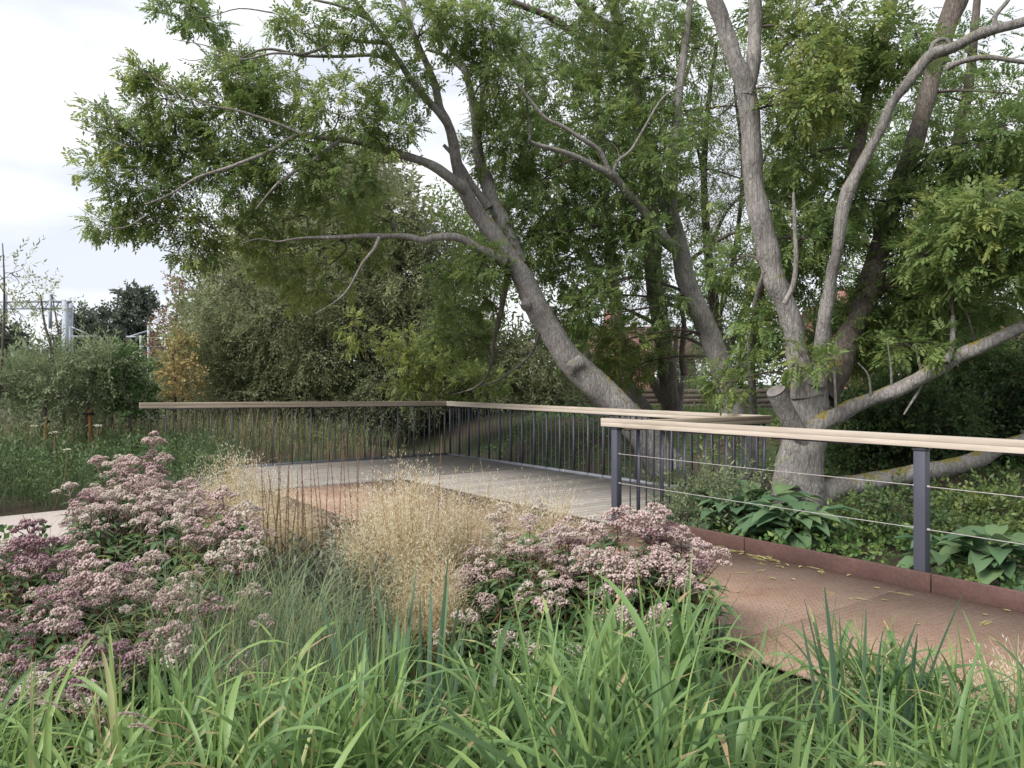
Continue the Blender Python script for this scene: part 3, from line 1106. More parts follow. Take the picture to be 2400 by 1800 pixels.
# --- the leaning ash in the middle
Y1 = 13.2
t1 = Tree('ash_tree', 'leaning grey ash tree behind the long balustrade, its boughs reaching far left', W(1560, 1092, Y1), slim=0.74)
t1.limb([(1575, 1110, 120), (1545, 1068, 105), (1500, 1010, 100), (1440, 945, 96), (1394, 902, 90), (1340, 848, 84), (1304, 797, 80), (1262, 728, 74), (1227, 655, 66), (1189, 598, 60),
         (1150, 540, 54), (1111, 488, 48), (1084, 434, 42), (1071, 388, 36), (1060, 325, 32), (1046, 282, 28), (1031, 253, 26), (1020, 202, 24), (1002, 155, 22), (981, 108, 19), (959, 50, 17), (940, -10, 14), (925, -80, 11)],
        Y1, 12.2, 'trunk', 20, 0.06, 6)
for st in (((1248, 690, 36), (1238, 708, 32), (1231, 722, 24)), ((1358, 850, 40), (1343, 858, 34), (1333, 866, 24))):
    t1.limb([(*s_[:2], s_[2]) for s_ in st], 12.85, 12.72, 'branch_stub', 12, 0.05, 4, True, sk=False)
t1.limb([(1050, 290, 20), (1030, 265, 18), (973, 202, 16), (945, 159, 14), (908, 101, 12), (872, 50, 10), (836, 7, 9), (800, -50, 7)], 12.4, 11.6)
t1.limb([(1085, 440, 28), (1068, 427, 26), (1017, 390, 22), (973, 372, 20), (908, 354, 18), (854, 336, 16), (800, 327, 14), (752, 323, 13), (709, 315, 12), (687, 322, 11), (633, 354, 9), (542, 390, 8), (463, 416, 6), (400, 455, 5), (340, 480, 4)], 12.5, 10.7)
t1.limb([(800, 327, 10), (770, 348, 9), (723, 383, 8), (669, 416, 7), (640, 441, 5), (600, 490, 4)], 11.5, 11.0)
t1.limb([(709, 315, 8), (650, 290, 7), (560, 260, 5), (470, 240, 4), (360, 180, 3)], 11.2, 10.8)
t1.limb([(1180, 612, 26), (1159, 600, 24), (1115, 579, 22), (1075, 557, 20), (1020, 556, 17), (993, 563, 16), (953, 554, 14), (898, 553, 13), (844, 553, 11), (790, 556, 9), (730, 557, 7), (690, 560, 5), (650, 566, 3.5), (605, 560, 2.2), (560, 572, 1.2)], 12.6, 11.3)
t1.limb([(890, 556, 8), (876, 585, 8), (850, 617, 7), (817, 676, 5), (787, 706, 3), (740, 735, 2)], 11.5, 11.4)
t1.limb([(1212, 620, 40), (1205, 590, 40), (1180, 524, 38), (1154, 470, 34), (1136, 416, 30), (1125, 380, 26), (1118, 333, 24), (1116, 289, 21), (1107, 235, 18), (1100, 202, 16), (1086, 159, 14), (1053, 108, 12), (1017, 47, 10), (985, -10, 8)], 13.0, 13.2)
t1.limb([(1118, 330, 16), (1130, 253, 15), (1130, 163, 14), (1133, 90, 13), (1122, 29, 12), (1116, -20, 11)], 13.2, 13.6)
t1.limb([(1086, 165, 10), (1053, 137, 9), (1024, 123, 8), (999, 116, 6)], 13.2, 13.0)
t1.limb([(1147, 488, 18), (1107, 434, 16), (1075, 380, 12), (1040, 340, 8)], 12.9, 12.9)
t1.limb([(908, 101, 9), (860, 98, 8), (800, 95, 7), (720, 125, 7), (640, 125, 5), (560, 140, 4), (470, 118, 2)], 11.8, 11.0)
t1.limb([(945, 159, 10), (880, 130, 9), (800, 132, 8), (710, 130, 7), (620, 115, 6), (540, 150, 4)], 12.2, 11.6)
t1.limb([(872, 50, 8), (800, 15, 7), (740, 0, 6), (660, -25, 5)], 11.9, 11.4)
t1.limb([(1190, 640, 14), (1182, 690, 13), (1172, 740, 12), (1158, 800, 9), (1150, 860, 7), (1120, 905, 5), (1060, 925, 3)], 12.6, 16.9)
t1.limb([(1265, 780, 6), (1245, 830, 6), (1200, 870, 5), (1160, 895, 4), (1120, 905, 2)], 12.8, 16.4)
for tw_ in ([(330, 330, 4), (270, 280, 3), (225, 245, 2), (190, 228, 1.2)], [(300, 345, 4), (240, 320, 3), (200, 305, 2), (176, 296, 1.2)], [(560, 140, 4), (500, 112, 3), (450, 100, 2), (405, 92, 1.2)], [(545, 148, 3), (490, 138, 2.4), (450, 142, 1.8), (425, 136, 1.2)],
            [(400, 240, 4), (360, 190, 3), (330, 160, 2), (318, 135, 1.2)], [(350, 500, 4), (300, 530, 3), (255, 535, 2), (222, 525, 1.2)], [(470, 112, 2), (440, 88, 1.6), (415, 76, 1.1)], [(640, 30, 4), (560, 20, 3), (480, 40, 2), (420, 20, 1.4)]):
    t1.limb(tw_, 11.2, 11.0, 'twig', 5, 0.03, 4)
t1.crown(auto_y([
    (300, 330, 80, 55, 60), (385, 255, 85, 75, 70, 0.05), (330, 185, 40, 35, 18, 0.2), (250, 290, 55, 40, 14, 0.1), (240, 395, 50, 40, 16, 0.1), (450, 360, 110, 85, 95), (345, 445, 90, 65, 70),
    (560, 300, 115, 95, 95), (560, 430, 115, 85, 80, 0.0), (255, 530, 50, 28, 20, 0.1), (320, 520, 60, 40, 32, 0.05), (430, 535, 80, 45, 46, 0.05), (640, 220, 105, 75, 75, 0.08), (700, 390, 110, 80, 80),
    (660, 520, 100, 60, 44, 0.05, 13.0), (800, 260, 105, 80, 70, 0.08), (790, 430, 95, 70, 60), (870, 500, 90, 45, 30, 0.08, 13.2), (910, 320, 80, 80, 45), (560, 185, 85, 40, 40, 0.05), (420, 18, 65, 34, 40, -0.1),
    (485, 55, 40, 22, 18, -0.1), (555, 130, 45, 20, 18), (700, 60, 80, 45, 34), (850, 60, 85, 55, 40), (950, 190, 80, 80, 40, 0.05), (1000, 50, 85, 60, 44), (460, 590, 60, 30, 24, 0.12), (580, 555, 80, 45, 26, 0.18, 12.8)], 11.9, 0.6, 0.56), 'ash', dens=1.25)
t1.crown(auto_y([
    (640, 610, 90, 55, 24, 0.2, 13.4), (745, 640, 110, 65, 30, 0.25, 13.8), (840, 590, 90, 50, 22, 0.2, 13.6), (700, 690, 70, 40, 12, 0.3, 13.6), (1085, 680, 85, 80, 80, 0.05, 14.2), (1075, 780, 90, 65, 64, 0.05, 15.4), (990, 850, 75, 50, 50, 0.25, 16.9), (1110, 890, 95, 45, 48, 0.12, 17.0),
    (930, 800, 50, 45, 16, 0.3, 16.8), (830, 770, 35, 60, 12, 0.3, 16.5), (1130, 620, 60, 60, 34), (960, 915, 60, 30, 22, 0.2, 17.2), (1080, 60, 80, 70, 50), (1170, 180, 80, 100, 60), (1180, 330, 90, 100, 70, 0.05), (1160, 60, 60, 60, 30)], 12.4, 0.55, 0.54), 'ash', dens=1.5, name='lower_crown')

# --- second ash, upright stem right of the leaning one
Y2 = 13.8
t2 = Tree('ash_tree', 'grey ash with a straight stem between the leaning ash and the big forked trunk', W(1722, 1060, Y2), slim=0.86)
t2.limb([(1735, 1090, 84), (1722, 1030, 74), (1716, 965, 66), (1700, 905, 62), (1684, 845, 58), (1660, 780, 56), (1640, 730, 54), (1616, 680, 52), (1604, 640, 50), (1596, 598, 48), (1584, 545, 46), (1573, 503, 42), (1572, 463, 38), (1575, 408, 34), (1577, 354, 30),
         (1585, 300, 27), (1588, 240, 24), (1600, 150, 21), (1612, 60, 18), (1620, -30, 14)], Y2, 13.6, 'trunk', 18, 0.06, 6)
t2.limb([(1580, 580, 28), (1561, 566, 26), (1534, 530, 24), (1507, 492, 22), (1474, 457, 20), (1444, 419, 19), (1428, 406, 18), (1393, 389, 15), (1344, 365, 13), (1303, 351, 12), (1263, 341, 10), (1241, 332, 9)], 13.5, 11.9)
t2.limb([(1430, 408, 12), (1412, 365, 11), (1393, 343, 11), (1364, 325, 10), (1320, 297, 9), (1277, 275, 8), (1234, 224, 7), (1198, 181, 5)], 12.6, 12.0)
t2.limb([(1436, 412, 8), (1447, 379, 7), (1480, 351, 7), (1507, 305, 6), (1552, 231, 5), (1595, 202, 4)], 12.7, 12.5)
t2.limb([(1241, 332, 6), (1238, 270, 5), (1232, 200, 5), (1228, 100, 4), (1220, 30, 3)], 12.6, 12.8)
t2.limb([(1572, 500, 24), (1552, 470, 22), (1540, 400, 18), (1530, 320, 14)], 13.7, 14.2)
t2.crown(auto_y([
    (1250, 440, 120, 100, 95), (1220, 560, 95, 80, 70, -0.03), (1330, 600, 105, 95, 90), (1380, 705, 80, 75, 60), (1300, 220, 105, 100, 70), (1400, 330, 110, 105, 85), (1480, 190, 105, 100, 80), (1430, 470, 110, 100, 85, -0.05),
    (1400, 850, 65, 60, 40, 0.22), (1450, 800, 60, 60, 40, 0.2), (1460, 870, 60, 50, 36, 0.18, 15.0), (1520, 820, 50, 70, 26, 0.1, 15.0), (1390, 60, 110, 75, 60), (1550, 70, 90, 80, 50), (1545, 390, 80, 80, 60), (1500, 560, 80, 80, 50, -0.08), (1560, 720, 45, 80, 26, -0.1), (1620, 300, 70, 90, 26), (1660, 120, 80, 100, 30, 0.05),
    (1300, 760, 60, 50, 30, -0.05), (1500, 300, 70, 70, 40), (1640, 440, 50, 60, 14, 0.1)], 13.7, 0.7, 0.50), 'ash', dens=1.5)

# --- dark stem behind
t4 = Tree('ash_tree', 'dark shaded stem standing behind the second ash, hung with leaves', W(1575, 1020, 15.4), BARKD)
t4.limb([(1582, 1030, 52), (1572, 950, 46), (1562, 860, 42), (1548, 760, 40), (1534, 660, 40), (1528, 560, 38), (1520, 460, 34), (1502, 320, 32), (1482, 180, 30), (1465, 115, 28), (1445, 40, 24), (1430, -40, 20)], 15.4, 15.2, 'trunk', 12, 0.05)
t4.limb([(1480, 140, 24), (1469, 127, 22), (1415, 108, 20), (1342, 76, 18), (1288, 40, 16), (1216, 11, 15), (1150, -15, 12)], 15.2, 14.0)
t4.limb([(1470, 125, 24), (1433, 69, 24), (1386, 36, 22), (1357, 0, 20), (1330, -60, 16)], 15.2, 14.6)
t4.limb([(1550, 770, 12), (1510, 745, 9), (1450, 720, 6), (1400, 722, 4)], 15.4, 15.0)
t4.limb([(1604, 880, 16), (1598, 830, 14), (1603, 760, 12), (1590, 700, 9)], 15.5, 15.6)
t4.crown(auto_y([(1300, 120, 110, 80, 60, -0.05), (1420, 180, 100, 90, 60, -0.05), (1340, 480, 110, 120, 60, -0.12), (1480, 420, 100, 110, 60, -0.12), (1540, 640, 60, 90, 30, -0.12), (1250, 320, 90, 100, 45, -0.05), (1440, 600, 90, 100, 50, -0.12)], 15.3, 0.9), 'ash', dens=1.0)

# --- coppice stems and stubs in front of the fence
t5 = Tree('coppiced_stump', 'cluster of pale and brown cut coppice stems in front of the timber fence', W(1500, 985, 16.0))
t5.limb([(1440, 960, 26), (1425, 917, 24), (1395, 863, 22), (1380, 838, 16), (1368, 815, 9)], 15.8, 15.6, 'stem', 10)
t5.limb([(1402, 872, 18), (1400, 845, 18), (1402, 822, 16)], 15.7, 15.6, 'stem', 10, cap=True)
t5.limb([(1525, 975, 26), (1512, 952, 24), (1487, 917, 21), (1468, 882, 20)], 16.2, 16.0, 'stem', 10, cap=True)
t5.limb([(1580, 980, 26), (1569, 958, 25), (1542, 917, 22), (1525, 884, 20), (1505, 860, 8)], 16.2, 16.0, 'stem', 10, mat=BARKD)
t5.limb([(1600, 990, 24), (1590, 944, 20), (1580, 876, 14), (1582, 822, 12), (1590, 760, 8)], 15.9, 15.9, 'stem', 10)
t5.limb([(1592, 950, 14), (1598, 910, 13), (1602, 866, 12)], 15.85, 15.8, 'stem', 10, cap=True)

# --- the big forked ash on the right
Y3 = 8.9
t3 = Tree('ash_tree', 'big forked ash tree with thick grey trunk and sawn stump, beside the wire railing', W(1872, 1195, Y3), slim=0.78)
t3.limb([(1862, 1215, 200), (1866, 1180, 158), (1870, 1120, 142), (1880, 1050, 130), (1893, 1000, 126), (1897, 950, 112), (1896, 900, 104), (1897, 868, 88)], Y3, 8.95, 'trunk', 28, 0.06, 7)
t3.limb([(1893, 925, 66), (1884, 880, 62), (1868, 830, 52), (1860, 770, 47), (1840, 710, 47), (1818, 665, 50), (1806, 618, 51), (1798, 578, 51), (1781, 506, 50), (1767, 434, 47), (1763, 362, 46), (1759, 289, 45), (1752, 235, 46), (1744, 188, 46), (1724, 145, 38), (1706, 90, 37), (1688, 36, 38), (1668, -10, 34), (1650, -60, 26)],
        8.9, 8.6, 'limb', 16, 0.035, 5)
t3.limb([(1750, 225, 28), (1764, 165, 32), (1768, 108, 31), (1770, 54, 31), (1770, 0, 30), (1772, -60, 26)], 8.66, 8.7, 'limb', 14, 0.04)
t3.limb([(1910, 900, 44), (1924, 840, 38), (1929, 781, 34), (1933, 745, 33), (1941, 701, 28), (1948, 654, 26), (1956, 614, 27), (1963, 579, 26), (1973, 506, 28), (1985, 456, 32), (1998, 427, 28), (2016, 391, 25), (2041, 344, 22), (2067, 297, 24), (2088, 246, 22), (2121, 203, 23), (2157, 156, 25), (2186, 127, 27),
         (2233, 112, 25), (2287, 83, 24), (2331, 69, 23), (2400, 51, 22), (2480, 20, 19), (2600, -40, 13), (2720, -110, 5)], 8.8, 7.4, 'limb', 14, 0.045)
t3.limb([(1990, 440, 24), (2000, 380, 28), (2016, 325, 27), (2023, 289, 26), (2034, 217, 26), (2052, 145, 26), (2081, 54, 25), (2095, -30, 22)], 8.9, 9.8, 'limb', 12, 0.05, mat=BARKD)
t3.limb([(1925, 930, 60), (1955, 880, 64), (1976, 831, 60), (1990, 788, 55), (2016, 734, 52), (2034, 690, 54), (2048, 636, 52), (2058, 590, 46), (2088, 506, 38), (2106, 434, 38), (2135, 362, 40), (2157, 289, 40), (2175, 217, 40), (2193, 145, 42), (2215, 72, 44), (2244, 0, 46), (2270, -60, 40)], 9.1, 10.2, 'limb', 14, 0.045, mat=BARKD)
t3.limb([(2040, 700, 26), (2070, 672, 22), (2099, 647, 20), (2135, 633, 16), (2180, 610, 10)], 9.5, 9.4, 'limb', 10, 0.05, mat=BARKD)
t3.limb([(1900, 1010, 50), (1925, 990, 45), (1962, 974, 40), (1998, 954, 36), (2052, 933, 34), (2106, 913, 33), (2160, 884, 33), (2215, 853, 33), (2251, 831, 33), (2287, 817, 32), (2341, 792, 30), (2396, 766, 28), (2480, 728, 24), (2600, 690, 18), (2740, 640, 11), (2860, 600, 4)], 8.8, 7.8, 'limb', 14, 0.05)
t3.limb([(1880, 1185, 80), (1915, 1164, 66), (1962, 1142, 52), (2016, 1135, 46), (2070, 1124, 42), (2143, 1110, 42), (2215, 1099, 44), (2287, 1077, 40), (2323, 1059, 34), (2380, 1035, 26), (2470, 1010, 18), (2570, 980, 10), (2660, 960, 4)], 8.85, 9.9, 'limb', 14, 0.06)
t3.limb([(1888, 1036, 34), (1856, 992, 44), (1834, 950, 44), (1819, 917, 45)], 8.75, 8.55, 'stump', 16, 0.03, 5, False)
# sawn face of the stump
c0, c1 = W(1834, 950, 8.62), W(1818, 916, 8.548)
dx_ = nrm(c1 - c0)
fa = nrm(np.cross(dx_, [0, 0, 1.0]))
fb = np.cross(fa, dx_)
mb = MB()
ring = [c1 + dx_ * 0.004 + 0.104 * (math.cos(q_) * fa + math.sin(q_) * fb) * (1 + 0.03 * math.sin(3 * q_)) for q_ in np.linspace(0, 6.283, 24, endpoint=False)]
mb.add(ring + [c1 + dx_ * 0.006], None, [[q_, (q_ + 1) % 24, 24] for q_ in range(24)])
mb.build('sawn_face', STUMPW, t3.t)
t3.limb([(2220, 160, 14), (2251, 145, 13), (2312, 134, 12), (2395, 145, 10), (2470, 150, 7), (2560, 140, 3)], 8.2, 7.7, 'limb', 10)
t3.limb([(2331, 66, 10), (2334, 36, 10), (2363, 0, 9), (2380, -40, 7)], 7.7, 7.7, 'limb', 8)
t3.limb([(2178, 130, 10), (2190, 100, 10), (2215, 92, 9), (2230, 108, 8)], 7.9, 7.85, 'limb', 8)
t3.limb([(2215, 850, 16), (2229, 820, 13), (2233, 781, 11), (2234, 740, 9)], 8.2, 8.3, 'limb', 8)
for tw_ in ([(1960, 980, 8), (1958, 920, 6), (1955, 850, 5), (1960, 800, 3)], [(2042, 935, 6), (2035, 880, 5), (2010, 850, 3)], [(2090, 915, 6), (2088, 860, 5), (2080, 800, 3)],
            [(2162, 880, 8), (2150, 830, 6), (2145, 800, 3)], [(2165, 880, 8), (2150, 920, 7), (2118, 972, 4)],
            [(1838, 712, 13), (1858, 670, 12), (1866, 610, 11), (1862, 520, 9), (1860, 450, 6)], [(2290, 815, 6), (2280, 780, 5), (2262, 720, 4)]):
    t3.limb(tw_, 8.5, 8.4, 'twig', 8, 0.05, sk=False)
t3.limb([(1796, 632, 16), (1778, 690, 18), (1770, 745, 18), (1760, 800, 18), (1763, 897, 18), (1766, 980, 18), (1768, 1100, 20)], 8.75, 10.9, 'twig', 10, 0.05, sk=False)
t3.crown(auto_y([
    (1900, 110, 75, 110, 60, 0.2, 8.6), (1890, 240, 75, 80, 50, 0.15, 8.6), (1870, 380, 85, 85, 50, 0.02), (1990, 470, 85, 85, 50, -0.02), (1900, 560, 85, 75, 44, -0.05), (1850, 640, 70, 70, 34, -0.05), (1990, 220, 80, 90, 46, 0.05), (2100, 110, 80, 80, 40),
    (2210, 380, 100, 100, 60, -0.05), (2330, 440, 110, 100, 66, -0.02), (2250, 600, 130, 80, 80, 0.02, 8.2), (2370, 590, 90, 110, 56, 0.02, 8.0), (2500, 600, 80, 90, 24, 0.0, 8.0), (2480, 360, 80, 100, 22, -0.02, 8.4), (2640, 560, 80, 80, 16, 0.0, 7.9), (2110, 620, 100, 70, 50, -0.02), (2060, 730, 100, 65, 44, 0.03), (2180, 720, 90, 60, 44, 0.02), (2320, 710, 95, 55, 40, 0),
    (2270, 500, 90, 60, 44, 0.12, 8.0), (1880, 835, 36, 40, 14, 0.12, 8.6), (1745, 860, 34, 60, 18, 0.02, 10.4), (1770, 770, 55, 65, 30, -0.03, 9.6), (1960, 790, 60, 60, 26, 0.02), (2030, 830, 70, 40, 24, 0.05), (2350, 330, 80, 70, 34, -0.1), (2150, 500, 80, 70, 40, -0.05),
    (1810, 500, 40, 70, 14, -0.05, 9.6), (1700, 640, 50, 60, 20, -0.05, 9.8), (2040, 60, 70, 70, 30, 0.08), (1800, 30, 60, 60, 20, 0), (2380, 220, 60, 70, 24, -0.08), (1690, 900, 40, 40, 12, 0.1, 10.2), (2130, 810, 60, 40, 18, 0.03)], 9.2, 0.7, 0.50), 'ash', dens=1.5, leafscale=0.98)
# shaded inner boughs behind the big trunk
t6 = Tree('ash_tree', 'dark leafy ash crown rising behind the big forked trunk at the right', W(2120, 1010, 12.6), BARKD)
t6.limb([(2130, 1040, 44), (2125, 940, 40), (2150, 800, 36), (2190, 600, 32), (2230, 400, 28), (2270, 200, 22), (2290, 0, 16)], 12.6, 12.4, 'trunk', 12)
t6.limb([(2190, 600, 20), (2300, 480, 16), (2420, 380, 12)], 12.5, 12.0)
t6.limb([(2150, 800, 18), (2060, 640, 14), (2000, 480, 10)], 12.5, 12.6)
t6.crown(auto_y([(1960, 330, 110, 110, 70), (2080, 430, 110, 110, 70), (2300, 240, 120, 110, 50), (2340, 560, 110, 110, 90), (2200, 650, 110, 90, 90), (2080, 700, 100, 90, 80), (1960, 640, 90, 110, 70), (2320, 760, 110, 80, 80), (2180, 800, 110, 80, 90), (2050, 850, 90, 60, 60),
                  (2260, 120, 110, 90, 36), (2120, 240, 90, 100, 44), (2390, 380, 60, 110, 50), (1840, 560, 70, 110, 40), (2280, 880, 140, 70, 100), (2120, 900, 120, 60, 80)], 12.3, 0.9, 0.36), 'ash', dens=1.05)

t9 = Tree('ash_tree', 'far leafy ash crown filling the sky behind the second ash stem', W(1480, 985, 19.0), BARKD)
t9.limb([(1470, 990, 40), (1462, 880, 34), (1440, 700, 28), (1420, 480, 22), (1400, 250, 16), (1390, 40, 10)], 19, 18.5, 'trunk', 12)
t9.limb([(1440, 700, 16), (1350, 560, 13), (1260, 420, 9), (1180, 260, 6)], 18.8, 18.2)
t9.limb([(1425, 500, 14), (1520, 360, 11), (1600, 200, 8), (1640, 60, 5)], 18.8, 18.6)
t9.crown(auto_y([(1180, 420, 90, 100, 50), (1200, 240, 90, 110, 44), (1230, 80, 90, 90, 36), (1300, 360, 90, 110, 56), (1320, 540, 90, 90, 56), (1380, 160, 100, 110, 44), (1420, 660, 70, 70, 36), (1450, 320, 100, 110, 56), (1500, 100, 90, 100, 40), (1480, 500, 90, 100, 56),
                  (1560, 260, 90, 110, 46), (1600, 80, 80, 90, 30), (1570, 460, 70, 90, 30), (1240, 640, 80, 80, 50), (1130, 560, 70, 90, 40), (1330, 800, 60, 60, 34), (1640, 620, 50, 80, 18), (1060, 480, 60, 80, 24), (1650, 300, 60, 90, 20), (1850, 460, 70, 100, 36), (1980, 560, 80, 110, 40), (1900, 300, 80, 100, 36), (2060, 300, 90, 110, 40), (2200, 200, 100, 110, 36), (1950, 120, 80, 90, 30)],
                 18.6, 1.0, 0.46), 'ash_inner', dens=1.5, leafscale=0.62, per=3)

# --- hedge and dark shrubs right of the trunk


def shrub(name, label, blobs, kind, base, trunks, Y, dY, tint, bark=None, dens=1.0, cat='shrub', group=None, sec=True, ls=1.0, down=0.2):
    s_ = Tree(name, label, base, bark or BARKW, cat, group)
    for tr in trunks:
        s_.limb(tr, Y, Y, 'trunk', 8, 0.06, 4)
    s_.crown(auto_y(blobs, Y, dY, tint), kind, dens, sec=sec, leafscale=ls, down=down)
    return s_


shrub('evergreen_shrub', 'dark dense evergreen shrub behind the wire railing post at the right',
      [(2010, 1000, 70, 90, 90), (2090, 960, 80, 70, 90, 0.05), (2190, 970, 100, 80, 120), (2300, 950, 110, 90, 130), (2390, 1000, 90, 110, 110), (2080, 1060, 90, 60, 90, 0.12), (2200, 1060, 100, 70, 90, -0.1), (2330, 1080, 110, 70, 100, -0.1), (2020, 1100, 60, 60, 50, 0.1), (2400, 880, 90, 80, 70)],
      'hedge', W(2200, 1160, 11.0), [[(2200, 1170, 30), (2200, 1080, 26), (2180, 980, 16)], [(2320, 1170, 26), (2330, 1060, 20), (2360, 950, 12)], [(2070, 1150, 20), (2060, 1060, 16), (2080, 960, 10)]], 11.0, 0.7, 0.28)
shrub('evergreen_shrub', 'dark evergreen shrub at the right picture edge beyond the last railing wires',
      [(2480, 960, 100, 110, 60), (2600, 980, 110, 110, 60), (2740, 980, 120, 110, 60), (2560, 1080, 130, 60, 50, -0.05), (2700, 1080, 130, 60, 40, -0.05), (2860, 960, 120, 120, 50)],
      'hedge', W(2600, 1160, 10.6), [[(2600, 1170, 28), (2600, 1080, 22), (2590, 980, 12)], [(2780, 1160, 24), (2780, 1060, 18), (2790, 960, 10)]], 10.6, 0.7, 0.3)
shrub('bramble_thicket', 'low tangled bramble thicket on the ground behind the right hand railing post',
      [(2040, 1200, 70, 40, 40, 0.25), (2130, 1190, 60, 40, 36, 0.05), (2230, 1210, 80, 50, 60, 0.2), (2320, 1190, 80, 60, 60, 0.3), (2400, 1180, 60, 70, 40, 0.2), (2270, 1260, 90, 40, 56, 0.25), (2120, 1270, 60, 25, 30, 0.25)],
      'hedge', W(2220, 1290, 7.8), [[(2200, 1290, 6), (2240, 1230, 5), (2260, 1170, 4)], [(2330, 1290, 6), (2370, 1220, 5), (2400, 1120, 4)], [(2120, 1290, 6), (2080, 1230, 5), (2030, 1190, 4)]], 7.8, 0.45, 0.35, ls=0.8)

# --- fine-leaved willow behind, seen through the gap
t7 = Tree('willow_tree', 'fine twigged willow seen against the sky between the second ash and the big trunk', W(1700, 960, 19.5), BARKW)
t7.limb([(1690, 990, 30), (1690, 880, 26), (1680, 760, 24), (1660, 600, 20), (1650, 420, 16), (1660, 250, 12), (1680, 100, 8)], 19.5, 19.5, 'trunk', 10)
t7.limb([(1690, 860, 16), (1740, 740, 14), (1800, 600, 12), (1840, 420, 9), (1860, 250, 6)], 19.5, 19.5)
t7.limb([(1680, 760, 12), (1720, 600, 10), (1740, 400, 8), (1720, 200, 5)], 19.5, 20)
t7.limb([(1680, 800, 12), (1620, 740, 9), (1540, 700, 6), (1450, 690, 4)], 19.5, 19)
t7.limb([(1660, 600, 10), (1700, 500, 8), (1770, 420, 6), (1820, 300, 4)], 19.5, 19.3)
t7.limb([(1650, 420, 8), (1630, 330, 6), (1600, 240, 4)], 19.5, 19.3)
t7.crown(auto_y([(1690, 280, 80, 110, 90), (1700, 480, 80, 110, 110), (1720, 650, 80, 90, 90), (1780, 380, 70, 110, 80), (1830, 220, 70, 100, 70), (1660, 700, 70, 70, 50), (1700, 800, 80, 60, 60, 0.1), (1800, 560, 70, 90, 60), (1500, 720, 80, 50, 30, 0.1), (1860, 60, 70, 70, 46), (1700, 120, 80, 80, 50), (1620, 520, 50, 80, 40),
                  (1640, 860, 60, 50, 40, 0.2), (1540, 850, 60, 50, 30, 0.2), (1850, 760, 60, 80, 40)], 19.5, 1.2, 0.25), 'willow', dens=1.2, leafscale=1.0)

# --- big round willow bush left of centre
t8 = Tree('willow_tree', 'broad grey green willow filling the background behind the far left balustrade', W(930, 965, 20.0), BARKW)
t8.limb([(975, 990, 60), (965, 930, 48), (940, 860, 40), (900, 790, 30), (860, 720, 22), (800, 620, 14), (760, 500, 8)], 20, 19.6, 'trunk', 12)
t8.limb([(900, 985, 26), (880, 900, 22), (850, 810, 16), (820, 740, 9)], 19.7, 19.5)
t8.limb([(950, 890, 26), (930, 760, 20), (900, 640, 14), (880, 520, 10), (850, 420, 6)], 20, 20.4)
t8.limb([(700, 980, 20), (660, 860, 14), (600, 740, 10), (560, 640, 6)], 20, 20)
t8.limb([(560, 990, 14), (520, 900, 10), (480, 800, 7)], 20, 20)
wb = [(500, 760, 75, 85, 90, 0.1), (470, 860, 65, 70, 70, 0.1), (560, 680, 75, 75, 85, 0.05), (560, 830, 80, 80, 100, 0.02), (640, 620, 80, 70, 90), (650, 750, 85, 80, 110), (650, 880, 85, 65, 110, -0.08), (740, 560, 80, 70, 95), (750, 690, 85, 80, 110, -0.02), (750, 830, 85, 75, 110, -0.08),
      (820, 470, 80, 70, 90, 0.05), (840, 600, 85, 80, 110, -0.03), (850, 740, 80, 80, 70, -0.12), (800, 390, 70, 50, 60, 0.12), (880, 400, 60, 50, 45, 0.1), (930, 520, 80, 80, 95), (950, 650, 85, 80, 110, -0.06), (960, 780, 80, 80, 110, -0.06), (1050, 580, 80, 80, 70, -0.05), (1060, 740, 85, 80, 80, -0.08), (1040, 860, 90, 60, 90, -0.02),
      (1150, 830, 80, 70, 80, -0.02), (1180, 900, 90, 50, 80, -0.05), (900, 880, 60, 50, 36, -0.1), (550, 930, 80, 40, 60, -0.05), (720, 930, 90, 35, 60, -0.15), (620, 540, 60, 50, 40, 0.15), (520, 610, 50, 50, 30, 0.1), (1260, 830, 80, 60, 50, -0.08), (1300, 920, 80, 40, 40, 0), (850, 850, 50, 60, 40, -0.12), (840, 930, 60, 40, 40, -0.15), (930, 930, 70, 36, 46, -0.15), (1010, 930, 60, 36, 40, -0.1), (450, 940, 50, 36, 30, 0)]
wb = [(*b_[:5], (b_[5] if len(b_) > 5 else 0) + rng.uniform(-0.16, 0.16)) for b_ in wb]  # random tint shifts put shadow pockets into the willow's leaf colour
t8.crown(auto_y(wb, 19.6, 1.1, 0.54), 'willow', dens=1.5, leafscale=1.0, down=0.05)
t8.crown(auto_y(wb, 20.9, 0.7, 0.42), 'willow_inner', dens=1.0, name='inner_foliage', sec=False)

# --- yellow and russet shrubs at the left edge of the willow
shrub('autumn_shrub', 'yellow leaved autumn shrub at the left edge of the big willow',
      [(400, 870, 34, 55, 46), (425, 820, 40, 50, 50, 0.1), (440, 890, 34, 50, 46, -0.1), (395, 930, 40, 30, 30, -0.2)], 'autumn', W(410, 985, 18.2), [[(410, 990, 8), (410, 900, 6), (405, 830, 4)]], 18.2, 0.5, 0.6, ls=0.9)
shrub('russet_tree', 'thin russet leaved tree rising above the yellow shrub',
      [(390, 760, 36, 46, 34), (430, 700, 40, 40, 30), (420, 660, 30, 26, 14), (380, 820, 40, 44, 36), (450, 750, 40, 60, 40, 0.25)], 'russet', W(400, 975, 27), [[(400, 980, 8), (405, 820, 6), (420, 690, 4)]], 27, 0.8, 0.5, cat='tree', ls=1.2)

